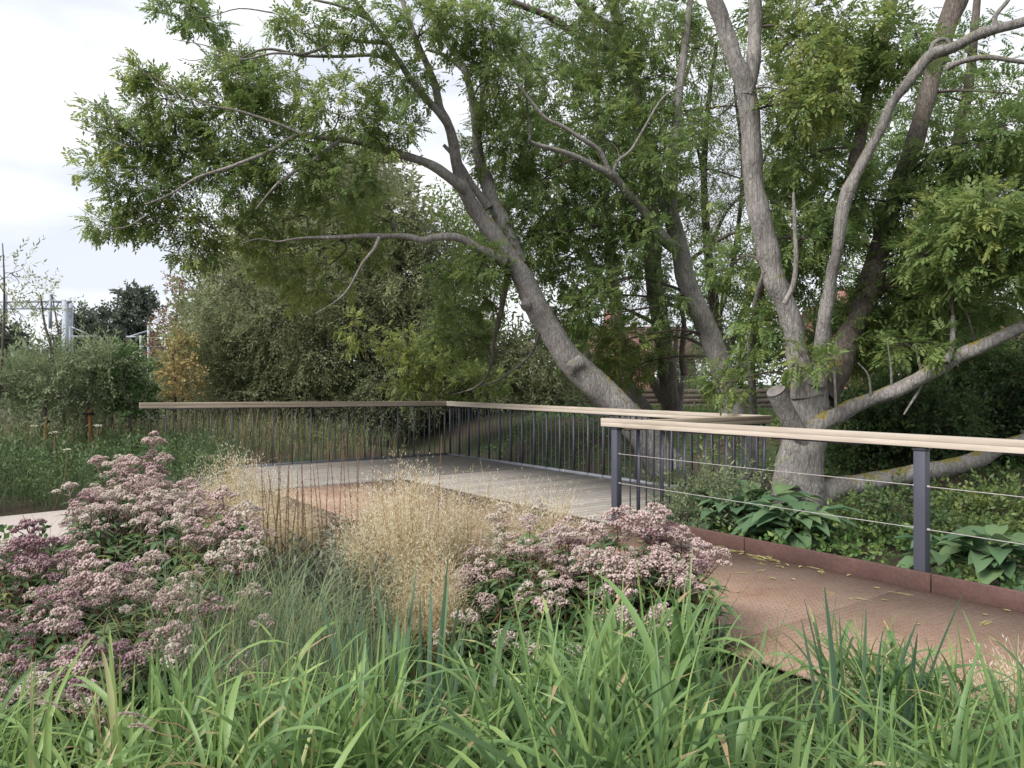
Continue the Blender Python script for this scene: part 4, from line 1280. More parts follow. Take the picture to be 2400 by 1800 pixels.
# ------------------------------------------------------------------ far trees and the railway
def far_tree(name, label, px, py0, Y, blobs, trunk_w=10):
    tr = Tree(name, label, W(px, 935, Y), BARKW)
    tr.limb([(px, 950, trunk_w), (px, (950 + py0) / 2, trunk_w * 0.7), (px + 4, py0, trunk_w * 0.3)], Y, Y, 'trunk', 8)
    tr.crown(auto_y(blobs, Y, 1.6, 0.4), 'far', sec=False, down=0.0)
    return tr


far_tree('distant_tree', 'tall rounded dark tree standing alone on the skyline beside the railway masts', 315, 720, 62, [(318, 700, 34, 30, 60, 0.1), (312, 745, 40, 34, 80), (330, 790, 30, 30, 50, -0.1), (300, 800, 26, 34, 40, -0.1), (318, 850, 40, 40, 60, -0.15), (345, 720, 22, 22, 24, 0.1)])
far_tree('distant_tree', 'dark round tree right behind the tall gantry column', 205, 780, 58, [(190, 760, 30, 34, 54), (220, 790, 40, 40, 70), (200, 840, 50, 50, 90, -0.1), (170, 800, 30, 40, 40)])
far_tree('distant_tree', 'dark tree with a domed top between the gantry column and the tall skyline tree', 262, 780, 60, [(255, 760, 34, 32, 56), (270, 800, 36, 40, 70, -0.05), (260, 850, 46, 40, 80, -0.1)])
far_tree('distant_tree', 'dark pine tree at the left picture edge under the gantry beam', 20, 780, 50, [(15, 775, 24, 22, 24, -0.2), (25, 810, 34, 20, 30, -0.2), (10, 850, 40, 34, 50, -0.2), (45, 830, 20, 12, 12, -0.2), (60, 870, 50, 40, 60)])
far_tree('distant_tree', 'low dark tree mass behind the two far railway masts', 375, 830, 70, [(350, 860, 30, 34, 44, -0.1), (380, 850, 34, 40, 50, -0.1), (400, 880, 40, 40, 50, -0.1), (130, 870, 50, 34, 50), (90, 880, 50, 34, 50)])

# portal gantry over the railway
gY = 46.0
gan = thing('railway_gantry', 'pale steel railway portal gantry with latticed beam behind the willow saplings', 'gantry', W(160, 935, gY))
mb = MB()
beam(mb, W(153, 940, gY), W(153, 706, gY), 0.10, 0.16)
beam(mb, W(165, 940, gY + 0.5), W(165, 710, gY + 0.5), 0.08, 0.12)
mb.build('column', GALV, gan)
mb = MB()
for yy in (707, 723):
    beam(mb, W(-120, yy, gY), W(168, yy, gY), 0.055, 0.055)
for q_ in range(24):
    x0 = -112 + q_ * 12
    beam(mb, W(x0, 707 if q_ % 2 else 723, gY), W(x0 + 12, 723 if q_ % 2 else 707, gY), 0.03, 0.03)
mb.build('lattice_beam', GALV, gan)
mb = MB()
beam(mb, W(118, 690, gY), W(118, 770, gY), 0.07, 0.07)
beam(mb, W(118, 725, gY), W(150, 745, gY), 0.03, 0.03)
beam(mb, W(100, 728, gY), W(118, 722, gY), 0.04, 0.04)
mb.build('drop_post', GALV, gan)
mb = MB()
beam(mb, W(12, 690, gY), W(12, 760, gY), 0.09, 0.09)
mb.build('drop_post', GALV, gan)
mb = MB()
beam(mb, W(168, 788, gY), W(235, 788, gY), 0.035, 0.035)
beam(mb, W(168, 766, gY), W(215, 788, gY), 0.028, 0.028)
beam(mb, W(232, 786, gY), W(243, 802, gY), 0.028, 0.028)
mb.build('cantilever', GALV, gan)
for (px, y0, yy, lab) in ((330, 786, 8, 'shorter of the two far pale railway masts left of the autumn shrub'), (348, 762, 9, 'taller of the two far pale railway masts, with bracket arms')):
    mY = 50.0
    m_ = thing('railway_mast', lab, 'mast', W(px, 930, mY), 'far railway masts')
    mb = MB()
    beam(mb, W(px, 935, mY), W(px, y0, mY), 0.06, 0.06)
    mb.build('column', GALV, m_)
    mb = MB()
    if px == 330:
        beam(mb, W(330, 790, mY), W(296, 789, mY), 0.05, 0.05)
        beam(mb, W(300, 790, mY), W(311, 801, mY), 0.045, 0.045)
    else:
        beam(mb, W(348, 775, mY), W(300, 790, mY), 0.04, 0.04)
        beam(mb, W(330, 812, mY), W(375, 812, mY), 0.04, 0.04)
    mb.build('bracket_arm', GALV, m_)

# ------------------------------------------------------------------ houses and fence behind the trees


def house(name, label, x0, x1, y, depth, zw, zr, wins):
    h = thing(name, label, 'house', ((x0 + x1) / 2, y, 0.3))
    mb = MB()
    cx, cy = (x0 + x1) / 2, y + depth / 2
    X3, Y3_ = np.array([1.0, 0, 0]), np.array([0, 1.0, 0])
    obox(mb, [cx, cy, zw / 2], X3, Y3_, Z3, (x1 - x0) / 2, depth / 2, zw / 2)
    mb.add([[x0, y, zw], [x0, y + depth, zw], [x0, cy, zr - 0.1], [x1, y, zw], [x1, y + depth, zw], [x1, cy, zr - 0.1]], None, [[0, 2, 1], [3, 4, 5]])
    mb.build('wall', BRICK, h)
    mb = MB()
    o_ = 0.35
    for sg in (-1, 1):
        e0 = cy + sg * (depth / 2 + o_)
        zz = zw - o_ * (zr - zw) / (depth / 2)
        v_ = [[x0 - o_, e0, zz], [x1 + o_, e0, zz], [x1 + o_, cy, zr], [x0 - o_, cy, zr]]
        v2 = [[a_[0], a_[1], a_[2] + 0.12] for a_ in v_]
        mb.add(v_ + v2, BOXQ)
    rf = mb.build('roof', ROOF, h)
    mb = MB()
    obox(mb, [x0 + 1.2, cy, zr + 0.1], X3, Y3_, Z3, 0.3, 0.4, 0.7)
    mb.build('chimney', BRICK, rf)
    for (wx, wz) in wins:
        mb = MB()
        for dx2, dz2, hx, hz in ((-0.5, 0, 0.04, 0.6), (0.5, 0, 0.04, 0.6), (0, 0.56, 0.54, 0.04), (0, -0.56, 0.58, 0.05), (0, 0, 0.03, 0.55)):
            obox(mb, [wx + dx2, y - 0.03, wz + dz2], X3, Y3_, Z3, hx, 0.05, hz)
        f_ = mb.build('window', PAINTW, h)
        mb = MB()
        obox(mb, [wx, y - 0.012, wz], X3, Y3_, Z3, 0.5, 0.02, 0.55)
        mb.build('pane', GLASS, f_)


house('brick_house', 'red brick house glimpsed between the ash stems above the timber fence', 3.2, 7.4, 31, 6, 2.6, 3.9, [(6.3, 1.5)])
house('brick_house', 'red brick house hidden behind the dark foliage at the far right', 12.6, 20.5, 29, 6, 2.9, 4.6, [(14.6, 1.9), (18.0, 1.9)])

fen = thing('timber_fence', 'grey horizontal board fence behind the coppice stems', 'fence', (3.2, 24.0, 0.5))
fx = 1.6
while fx < 12.5:
    for r_ in range(5):
        mb = MB()
        obox(mb, [fx + 0.9, 24.0 + 0.008 * (r_ % 2), 0.55 + 0.155 * r_ + 0.075], [1, 0, 0], [0, 1, 0], [0, 0, 1], 0.895, 0.012, 0.072)
        mb.build('board', FENCEW, fen)
    mb = MB()
    obox(mb, [fx, 24.06, 0.7], [1, 0, 0], [0, 1, 0], [0, 0, 1], 0.05, 0.04, 0.72)
    mb.build('post', FENCEW, fen)
    fx += 1.8

shrub('garden_hedge', 'dark green garden hedge behind the leaning trunk, left of the timber fence',
      [(1080, 915, 70, 36, 50), (1180, 905, 70, 40, 60), (1270, 900, 60, 40, 50, 0.1), (1340, 905, 40, 40, 30), (1350, 800, 30, 60, 26, -0.05)], 'broad', W(1200, 975, 23), [[(1180, 980, 10), (1180, 920, 8), (1185, 890, 6)]], 23, 0.8, 0.2, ls=1.7)
shrub('garden_tree', 'leafy garden tree in front of the brick house, behind the second ash',
      [(1650, 790, 46, 60, 40), (1720, 830, 50, 60, 50, -0.1), (1780, 780, 50, 70, 50), (1840, 850, 60, 60, 50, -0.1), (1640, 900, 50, 40, 36, 0.1), (1740, 920, 60, 36, 40), (1620, 700, 40, 40, 16, 0.1)], 'broad', W(1740, 985, 25), [[(1740, 990, 12), (1735, 900, 10), (1740, 780, 6)]], 25, 1.0, 0.25, ls=1.7, cat='tree')
shrub('garden_tree', 'dark garden tree filling the gap behind the right hand limbs',
      [(1960, 760, 60, 70, 60, -0.1), (2060, 800, 60, 70, 60, -0.1), (2170, 830, 70, 70, 70, -0.1), (2290, 850, 70, 60, 60, -0.1), (2390, 800, 60, 80, 60, -0.1), (2120, 740, 70, 50, 50, -0.1), (2250, 750, 70, 50, 50, -0.1)], 'broad', W(2150, 985, 22), [[(2150, 990, 14), (2150, 900, 11), (2150, 780, 7)], [(2300, 990, 10), (2300, 880, 8), (2310, 800, 5)]], 22, 1.0, 0.2, ls=1.7, cat='tree')
far_tree('distant_hedge', 'grey brown distant hedge bank at the foot of the far railway masts', 380, 925, 40, [(330, 935, 50, 22, 40, 0.1), (400, 925, 60, 30, 50), (480, 930, 60, 30, 50), (250, 935, 60, 26, 44), (160, 930, 60, 30, 44), (60, 930, 70, 30, 50), (570, 930, 60, 30, 40), (680, 930, 70, 30, 40), (790, 930, 70, 30, 40), (900, 930, 70, 30, 40), (1010, 930, 70, 30, 40)])

# ------------------------------------------------------------------ willow saplings at the left
def sapling(label, pts, blobs, Y, kind='sallow', tint=0.45, dens=1.0, name='willow_sapling', group='young willows on the left'):
    base = W(pts[0][0], pts[0][1], Y)
    base[2] = gh(base[0], base[1])
    s_ = Tree(name, label, base, BARKD, 'tree', group)
    s_.limb(pts, Y, Y, 'stem', 8, 0.04, 5)
    s_.crown(auto_y(blobs, Y, 0.55, tint), kind, dens, down=-0.35, maxlen=1.6)
    if kind == 'sallow':
        s_.crown(auto_y([b_ for b_ in blobs if b_[4] > 25], Y + 0.5, 0.3, tint), 'sallow_inner', 0.16, name='inner_foliage', sec=False, down=-0.3)
    return s_


sapling('staked willow sapling with an orange stake at far left', [(98, 1035, 12), (103, 980, 11), (110, 900, 10), (122, 830, 8), (105, 760, 5), (95, 690, 3)],
        [(90, 910, 60, 45, 60), (140, 880, 50, 40, 46), (50, 890, 50, 45, 46, -0.05), (112, 815, 34, 40, 14, 0.15) , (150, 930, 50, 34, 30), (100, 720, 22, 40, 5, 0.3)], 12.6, dens=1.4)
sapling('staked willow sapling with a forked light stem, second from the left', [(198, 1030, 13), (203, 975, 12), (213, 900, 10), (220, 860, 9), (228, 800, 6), (236, 760, 3)],
        [(225, 880, 50, 40, 50), (185, 915, 45, 40, 45), (255, 850, 40, 36, 34, 0.05), (222, 825, 30, 30, 14, 0.12), (275, 905, 46, 36, 36)], 12.9, dens=1.4)
sapling('thin dark sapling with round glossy leaves just left of the balustrade end', [(304, 1020, 8), (304, 960, 7), (300, 880, 6), (300, 820, 4), (296, 790, 3)],
        [(300, 845, 26, 34, 14, 0.1), (310, 900, 42, 36, 26), (320, 945, 50, 28, 26, -0.1), (290, 880, 30, 50, 20)], 13.2, 'broad', 0.35, 1.0, 'round_leaved_sapling')
sapling('tall thin willow shoot with sparse leaves rising above the gantry beam at the far left', [(-10, 1000, 8), (0, 900, 7), (8, 780, 6), (10, 660, 4), (6, 570, 2)],
        [(0, 760, 30, 60, 8, 0.2), (10, 650, 26, 60, 6, 0.3), (42, 650, 24, 50, 5, 0.3), (20, 910, 60, 50, 50), (36, 740, 24, 40, 6, 0.25)], 12.2)
sapling('willow bush with feathery tip shoots between the two staked saplings', [(150, 1030, 10), (150, 900, 8), (140, 800, 5), (122, 690, 2)],
        [(150, 900, 50, 50, 50), (122, 700, 22, 40, 5, 0.3), (60, 900, 50, 50, 46), (165, 965, 60, 40, 44, -0.1), (20, 965, 50, 45, 40, -0.1), (230, 940, 50, 40, 40, -0.05)], 15.0, dens=1.4)
sapling('willow bush at the back between the staked saplings and the balustrade end', [(260, 1010, 10), (262, 900, 8), (260, 840, 4)],
        [(250, 900, 50, 46, 50), (290, 930, 50, 46, 50, -0.05), (215, 940, 50, 46, 50, -0.05), (330, 955, 50, 34, 30, -0.1), (255, 865, 30, 30, 14, 0.1)], 16.5, dens=1.4)
for (px, py, h_, lab) in ((107, 1030, 0.62, 'short orange timber stake tied to the leftmost sapling'), (211, 1022, 0.66, 'short orange timber stake tied to the second sapling')):
    Y = 12.55 if px < 150 else 12.85
    b_ = W(px, py, Y)
    z0 = float(gh(b_[0], b_[1]))
    zt = EYE - ((978 if px < 150 else 960) - 900) / FPX * Y
    s_ = thing('tree_stake', lab, 'stake', [b_[0], b_[1], z0], 'stakes of the staked saplings')
    mb = MB()
    tube(mb, [[b_[0], b_[1], z0 - 0.1], [b_[0], b_[1], zt]], 0.033, 10, 0.02, True)
    mb.build('pole', STAKEW, s_, smooth=False)
    mb = MB()
    obox(mb, [b_[0] - 0.03, b_[1], zt - 0.07], [1, 0, 0], [0, 1, 0], [0, 0, 1], 0.075, 0.04, 0.018)
    mb.build('rubber_tie', RUBBER, s_)


# ------------------------------------------------------------------ meadow and ground cover (stuff)
def inpoly_ab(n, a0, a1, b0, b1):
    a = rng.uniform(a0, a1, n)
    b = rng.uniform(b0, b1, n)
    p = FC[None, :] - a[:, None] * U + b[:, None] * V
    return np.column_stack([p, gh(p[:, 0], p[:, 1])])


mb = MB()
# tall herbs left of the gravel path
p = inpoly_ab(2600, 5.2, 12.5, -1.2, 3.4)
n = len(p)
blades(mb, p, rng.uniform(0, 6.28, n), rng.uniform(0.25, 0.6, n), rng.uniform(0.008, 0.02, n), rng.uniform(0, 0.4, n), rng.uniform(0.2, 1.2, n), 4, rng.uniform(0.05, 0.5, n))
p = inpoly_ab(2900, 5.0, 12.5, -1.2, 3.4)
n = len(p)
p[:, 2] += rng.uniform(0.05, 0.5, n)
T_, Q_ = HEDT[0]
for w_ in range(2):
    mk = rng.integers(0, 2, n) == w_
    scatter(mb, *[SALT, SALT][w_][0], p[mk], nrm(rng.normal(0, 0.6, (mk.sum(), 3)) + [0, 0, 0.9]), np.array([0, 0, 1.0]) + rng.normal(0, 0.7, (mk.sum(), 3)), rng.uniform(0.6, 1.1, mk.sum()), rng.uniform(0.1, 0.65, mk.sum()))
mb.build('meadow', MEADOWG, kind='stuff')
o_ = bpy.data.objects['meadow']
tag(o_, 'lush green meadow herbs left of the deck beyond the gravel path', 'meadow')
# dry meadow behind the left balustrade
mb = MB()
for (cnt, a0, a1, b0, b1, l0, l1, t0, t1_) in ((2000, 0.5, 8.0, -6.0, -0.25, 0.3, 0.75, 0.2, 0.85), (1300, 2.0, 11.0, -7.0, -2.0, 0.5, 1.05, 0.6, 1.0)):
    p = inpoly_ab(cnt, a0, a1, b0, b1)
    blades(mb, p, rng.uniform(0, 6.28, cnt), rng.uniform(l0, l1, cnt), rng.uniform(0.008, 0.018, cnt), rng.uniform(0, 0.3, cnt), rng.uniform(0.1, 0.9, cnt), 4, rng.uniform(t0, t1_, cnt))
p = inpoly_ab(1500, 0.5, 9.0, -6.0, -0.3)
n = len(p)
p[:, 2] += rng.uniform(0.05, 0.45, n)
scatter(mb, *SALT[0], p, nrm(rng.normal(0, 0.6, (n, 3)) + [0, 0, 0.9]), np.array([0, 0, 1.0]) + rng.normal(0, 0.7, (n, 3)), rng.uniform(0.4, 0.9, n), rng.uniform(0.1, 0.5, n))
mb.build('dry_meadow', MEADOW, kind='stuff')
tag(bpy.data.objects['dry_meadow'], 'dry brown and green meadow grass behind the far left balustrade', 'meadow')
# ground cover on the bank and right of the kerb
mb = MB()
p = np.vstack([inpoly_ab(2600, -4.5, -0.2, -1.0, 8.0), inpoly_ab(3000, -3.5, 2.4, 8.2, 15.0), inpoly_ab(1600, -8.5, -3.2, -3.0, 8.0)])
n = len(p)
scatter(mb, *COVT[0], p, nrm(rng.normal(0, 0.8, (n, 3)) + [0, 0, 0.7]), np.array([0, 0, 1.0]) + rng.normal(0, 0.7, (n, 3)), rng.uniform(0.45, 0.95, n), rng.uniform(0.3, 0.9, n))
q = inpoly_ab(2600, -7.5, -3.0, -2.0, 7.0)
n = len(q)
blades(mb, q, rng.uniform(0, 6.28, n), rng.uniform(0.12, 0.3, n), rng.uniform(0.006, 0.012, n), rng.uniform(0, 0.5, n), rng.uniform(0.2, 1.0, n), 3, rng.uniform(0.45, 0.95, n))
mb.build('ground_cover', HERB, kind='stuff')
tag(bpy.data.objects['ground_cover'], 'small leafy green ground cover on the bank beyond the railings', 'ground cover')

# cream umbels in the meadow
for q_ in range(26):
    a_, b_ = rng.uniform(6.2, 11.5), rng.uniform(-0.8, 3.2)
    if q_ >= 20:
        a_, b_ = rng.uniform(4.9, 6.1), rng.uniform(-1.4, -0.4)
    base = D(a_, b_)
    base[2] = float(gh(base[0], base[1]))
    hgt = rng.uniform(0.66, 0.90) if q_ < 20 else rng.uniform(0.75, 0.95)
    u_ = thing('umbel_flower', 'flat cream umbel flower on a thin stem in the green meadow left of the deck' if q_ < 20 else 'flat cream umbel flower on a tall stem behind the left end of the far balustrade', 'flower', base, 'cream umbels in the meadow' if q_ < 20 else 'cream umbels behind the balustrade end')
    top = base + np.array([rng.normal(0, 0.06), rng.normal(0, 0.06), hgt])
    mb = MB()
    tube(mb, smooth_path([[*base, 0.004], [*((base + top) / 2 + rng.normal(0, 0.02, 3)), 0.0035], [*top, 0.003]], 3)[:, :3], 0.0035, 4)
    mb.build('stem', STALK, u_)
    mb = MB()
    n = 46
    rr = np.sqrt(rng.random(n)) * rng.uniform(0.04, 0.075)
    an = rng.uniform(0, 6.28, n)
    pp = top + np.column_stack([rr * np.cos(an), rr * np.sin(an), 0.02 - rr * rr * 4])
    scatter(mb, np.array([[0, 0, 0], [0.5, 0.5, 0.1], [1, 0, 0], [0.5, -0.5, 0.1]]), np.array([[0, 1, 2, 3]]), pp, nrm(rng.normal(size=(n, 3)) * [1, 1, 0.3]), np.tile([0, 0, 1.0], (n, 1)) + rng.normal(0, 0.3, (n, 3)), 0.017, rng.uniform(0.2, 1, n))
    mb.build('flower_head', UMBEL, u_)

# ------------------------------------------------------------------ hemp agrimony clumps
def lance_leaf():
    """lanceolate folded leaf along +x, length 1"""
    mb = MB()
    t = np.array([0, 0.15, 0.35, 0.6, 0.82, 1.0])
    w = np.array([0.02, 0.12, 0.155, 0.115, 0.055, 0.002])
    z = -0.28 * t ** 2
    v_ = []
    for tt, ww, zz in zip(t, w, z):
        v_ += [[tt, ww, zz + ww * 0.3], [tt, 0, zz], [tt, -ww, zz + ww * 0.3]]
    q_ = []
    for r_ in range(5):
        for c in range(2):
            q_.append([r_ * 3 + c, r_ * 3 + c + 1, r_ * 3 + c + 4, r_ * 3 + c + 3])
    return np.array(v_), np.array(q_)


LLV, LLQ = lance_leaf()
AG_LEAVES = []
for tn in (0.25, 0.45, 0.6, 0.85):
    mb = MB()
    for an_, sc_ in ((0.0, 1.0), (0.95, 0.72), (-0.95, 0.72)):
        v2 = LLV.copy()
        v2[:, 2] += 0.03 * np.sin(v2[:, 0] * 9 + tn * 10 + an_)
        v2[:, 2] -= (tn - 0.2) * 0.3 * v2[:, 0] ** 2
        v2 *= sc_
        c_, s_ = math.cos(an_), math.sin(an_)
        v2 = np.column_stack([v2[:, 0] * c_ - v2[:, 1] * s_ + 0.12, v2[:, 0] * s_ + v2[:, 1] * c_, v2[:, 2]])
        mb.add(v2, LLQ, tint=tn)
    AG_LEAVES.append(mb.mesh('leaf', AGLEAF, smooth=True))

OCV = np.array([[1, 0, 0], [0, 1, 0], [-1, 0, 0], [0, -1, 0], [0, 0, 1], [0, 0, -1]], float)
OCT = np.array([[0, 1, 4], [1, 2, 4], [2, 3, 4], [3, 0, 4], [1, 0, 5], [2, 1, 5], [3, 2, 5], [0, 3, 5]])


def corymb(mat, fluffy, seed):
    """domed loose cluster of florets about 0.17 wide, on forking stalks; origin at its foot"""
    r_ = np.random.default_rng(seed)
    mb = MB()
    k_ = 5 + seed % 3
    for h_ in range(k_):
        an = h_ * 2.4 + r_.uniform(-0.4, 0.4)
        rad = 0.0 if h_ == 0 else r_.uniform(0.035, 0.095)
        c = np.array([rad * math.cos(an), rad * math.sin(an), 0.095 - rad * 0.62 + r_.uniform(-0.012, 0.012)])
        tube(mb, [[0, 0, 0], c * [0.55, 0.55, 0.5], c - [0, 0, 0.01]], 0.0022, 4, tint=0.1)
        nf = 22
        R_ = r_.uniform(0.024, 0.038)
        for f_ in range(nf):
            u_ = r_.normal(size=3)
            u_ /= np.linalg.norm(u_)
            u_[2] = abs(u_[2]) * 0.95 - 0.1
            p_ = c + u_ * [R_, R_, R_ * 0.75]
            s_ = r_.uniform(0.006, 0.0105)
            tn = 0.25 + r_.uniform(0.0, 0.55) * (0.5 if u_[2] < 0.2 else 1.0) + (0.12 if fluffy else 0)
            mb.add(p_ + OCV * s_ * r_.uniform(0.7, 1.2, (1, 3)), None, OCT, tint=float(min(1, tn)))
        # hairs
        nh = 90 if fluffy else 46
        u_ = nrm(r_.normal(size=(nh, 3)))
        u_[:, 2] = np.abs(u_[:, 2]) - 0.3
        p_ = c + u_ * R_
        e_ = p_ + u_ * r_.uniform(0.006, 0.016, (nh, 1))
        s_ = nrm(np.cross(u_, r_.normal(size=(nh, 3)))) * 0.0016
        v_ = np.stack([p_ - s_, p_ + s_, e_], 1).reshape(-1, 3)
        mb.add(v_, None, np.arange(nh * 3).reshape(-1, 3), tint=0.8 if fluffy else 0.65)
    return mb.mesh('flower_head', mat)


HEADS = {'pink': [corymb(FL_PINK, False, 10 + s_) for s_ in range(4)], 'mauve': [corymb(FL_MAUVE, False, 20 + s_) for s_ in range(4)], 'buff': [corymb(FL_BUFF, True, 30 + s_) for s_ in range(4)]}


def place(name, me, parent, pos, fwd, up, s, org):
    """a copy of a shared mesh, +x along fwd"""
    o = bpy.data.objects.new(name, me)
    COL.objects.link(o)
    o.parent = parent
    f = Vector(nrm(fwd))
    sd_ = Vector(up).cross(f)
    sd_.normalize()
    u_ = f.cross(sd_)
    R = Matrix((f, sd_, u_)).transposed().to_4x4()
    o.matrix_basis = Matrix.Translation(Vector(np.asarray(pos) - np.asarray(org))) @ R @ Matrix.Scale(float(s), 4)
    return o


def agrimony(label, stems, mix, lean=0.16, group='hemp agrimony clumps', leaf=0.17, hs=0.9, side=(0, 3), bare=0.14, low=0.74):
    """stems: rows (x, y, top z)"""
    stems = np.asarray(stems, float)
    ctr = stems[:, :2].mean(0)
    base = np.array([ctr[0], ctr[1], float(gh(*ctr))])
    ymid = np.median(stems[:, 1])
    t = thing('hemp_agrimony', label, 'plant', base, group)
    for (x, y, zt) in stems:
        z0 = float(gh(x, y))
        H = zt - z0
        off = (np.array([x, y]) - ctr) * lean + rng.normal(0, 0.05, 2)
        b0 = np.array([x - off[0] * 1.5, y - off[1] * 1.5, z0])
        tp = np.array([x, y, zt - 0.08])
        S = smooth_path([[*b0, 0.006], [*(b0 * 0.5 + tp * 0.5 + np.array([*rng.normal(0, 0.02, 2), 0])), 0.005], [*tp, 0.0035]], 4)
        mb = MB()
        tube(mb, S[:, :3], S[:, 3], 5, tint=rng.uniform(0.1, 0.8))
        # side branches carry smaller heads
        heads = [(tp, nrm(tp - S[-3, :3]), rng.uniform(0.75, 1.35))]
        for k_ in range(rng.integers(*side)):
            f = rng.uniform(0.55, 0.9)
            p0 = S[int(f * (len(S) - 1)), :3]
            an = rng.uniform(0, 6.28)
            e = p0 + np.array([math.cos(an) * 0.13, math.sin(an) * 0.13, rng.uniform(0.10, 0.2)]) * rng.uniform(0.7, 1.3)
            e[2] = min(e[2], tp[2] + 0.02)
            tube(mb, [p0, p0 * 0.5 + e * 0.5 - [0, 0, 0.02], e], 0.0026, 4, tint=0.4)
            heads.append((e, nrm(e - p0 + [0, 0, 0.15]), rng.uniform(0.45, 0.95)))
        st = mb.build('stem', AGSTEM, t, smooth=True)
        kinds = rng.choice(list(mix.keys()), len(heads), p=list(mix.values()))
        for (hp, hd, hsz), kd in zip(heads, kinds):
            if rng.random() < (bare if y > ymid else max(bare, low)):
                continue
            me = HEADS[kd][rng.integers(0, 4)]
            # head meshes stand along +z
            o = bpy.data.objects.new('flower_head', me)
            COL.objects.link(o)
            o.parent = st
            q_ = Vector(hd).to_track_quat('Z', 'Y').to_matrix().to_4x4()
            o.matrix_basis = Matrix.Translation(Vector(hp - base)) @ q_ @ Matrix.Rotation(rng.uniform(0, 6.28), 4, 'Z') @ Matrix.Scale(float(hsz * hs), 4)
        n_l = int(H / 0.08)
        an0 = rng.uniform(0, 6.28)
        for k_ in range(n_l):
            f = 0.12 + 0.86 * (k_ + 0.5) / n_l
            p0 = S[int(f * (len(S) - 1)), :3] * 1.0
            fr = f * (len(S) - 1) % 1
            i_ = min(int(f * (len(S) - 1)), len(S) - 2)
            p0 = S[i_, :3] * (1 - fr) + S[i_ + 1, :3] * fr
            for sg in (0, math.pi):
                if rng.random() < 0.12:
                    continue
                an = an0 + k_ * 1.57 + sg + rng.normal(0, 0.25)
                fw = [math.cos(an), math.sin(an), rng.uniform(-0.15, 0.55)]
                place('leaf', AG_LEAVES[rng.integers(0, 4) if rng.random() < 0.35 else rng.integers(0, 3)], st, p0, fw, [0, 0, 1 + 0.01], leaf * rng.uniform(0.65, 1.2) * (1.15 - 0.5 * f), base)
    return t


def stem_rows(rows):
    """rows (px, py of the head, Y)"""
    out = []
    for (px, py, Y) in rows:
        w_ = W(px, py, Y)
        out.append((w_[0], w_[1], w_[2]))
    return out


def cloud(n, x0, x1, top, Ya, Yb, jit=30):
    """heads under a skyline: top is a function px -> py; nearer stems sit lower"""
    rows = []
    for _ in range(n):
        px = rng.uniform(x0, x1)
        f = rng.random()
        Y = Yb + (Ya - Yb) * f
        y_top, y_bot = top(px)
        py = y_top + (y_bot - y_top) * (f ** 1.2) + rng.normal(0, jit * 0.4)
        rows.append((px, py, Y))
    return rows


lin = lambda xs, ys: (lambda x: float(np.interp(x, xs, ys)))
# right hand group
tR = lambda px: (lin([1060, 1180, 1300, 1400, 1480, 1560, 1640, 1680], [1345, 1205, 1190, 1190, 1175, 1185, 1290, 1360])(px), lin([1060, 1200, 1400, 1600, 1680], [1440, 1500, 1530, 1430, 1400])(px))
mixR = {'pink': 0.52, 'mauve': 0.06, 'buff': 0.42}
agrimony('hemp agrimony clump with mostly buff seed heads, leftmost of the right hand flowers', stem_rows(cloud(44, 1070, 1260, tR, 4.5, 5.5)), {'pink': 0.3, 'mauve': 0.0, 'buff': 0.7})
agrimony('hemp agrimony clump with mixed pink and buff heads amid the right hand flowers', stem_rows(cloud(40, 1240, 1440, tR, 4.2, 5.0)), mixR)
agrimony('hemp agrimony clump with the pinkest heads just below the near railing post', stem_rows(cloud(44, 1410, 1640, tR, 4.0, 4.7)), {'pink': 0.72, 'mauve': 0.03, 'buff': 0.25})
agrimony('few straggling hemp agrimony stems hanging over the rusty path', stem_rows([(1655, 1300, 4.3), (1670, 1365, 4.15), (1640, 1340, 4.2)]), {'pink': 0.7, 'mauve': 0.3, 'buff': 0.0})
# left hand group
tL = lambda px: (lin([190, 260, 330, 390, 430, 520, 600], [1090, 1060, 1030, 1040, 1130, 1200, 1260])(px), lin([190, 300, 450, 600], [1200, 1230, 1330, 1380])(px))
agrimony('tall hemp agrimony clump with pale pink heads against the far left balustrade', stem_rows(cloud(44, 215, 400, tL, 6.0, 6.7, 20)), {'pink': 0.75, 'mauve': 0.05, 'buff': 0.2}, hs=0.95)
agrimony('hemp agrimony clump with fluffy buff heads beside the pale gravel path end', stem_rows(cloud(40, 150, 340, lambda px: (1130, 1290), 5.4, 6.1)), {'pink': 0.4, 'mauve': 0.1, 'buff': 0.5})
agrimony('hemp agrimony clump with buff and pink heads left of the straw coloured grass', stem_rows(cloud(40, 330, 470, lambda px: (1130, 1300), 5.3, 6.0)), {'pink': 0.6, 'mauve': 0.1, 'buff': 0.3})
agrimony('hemp agrimony clump with dusky pink heads in front of the left straw grass', stem_rows(cloud(44, 420, 600, lambda px: (1180, 1400), 4.6, 5.4)), {'pink': 0.72, 'mauve': 0.12, 'buff': 0.16})
agrimony('hemp agrimony clump with dark mauve heads at the left picture edge', stem_rows(cloud(44, -40, 160, lambda px: (1255, 1450), 4.2, 5.0)), {'pink': 0.25, 'mauve': 0.7, 'buff': 0.05})
agrimony('hemp agrimony clump with mixed heads right of the dark mauve clump', stem_rows(cloud(40, 140, 420, lambda px: (1290, 1480), 4.2, 4.9)), {'pink': 0.6, 'mauve': 0.25, 'buff': 0.15})
agrimony('low leafy hemp agrimony clump with few mauve heads at the lower left', stem_rows(cloud(40, -40, 260, lambda px: (1440, 1640), 3.4, 4.1)), {'pink': 0.4, 'mauve': 0.5, 'buff': 0.1}, leaf=0.17, bare=0.55)
agrimony('low hemp agrimony clump behind the green sedge', stem_rows(cloud(26, 280, 620, lambda px: (1400, 1560), 3.8, 4.4)), {'pink': 0.4, 'mauve': 0.4, 'buff': 0.2}, bare=0.5)

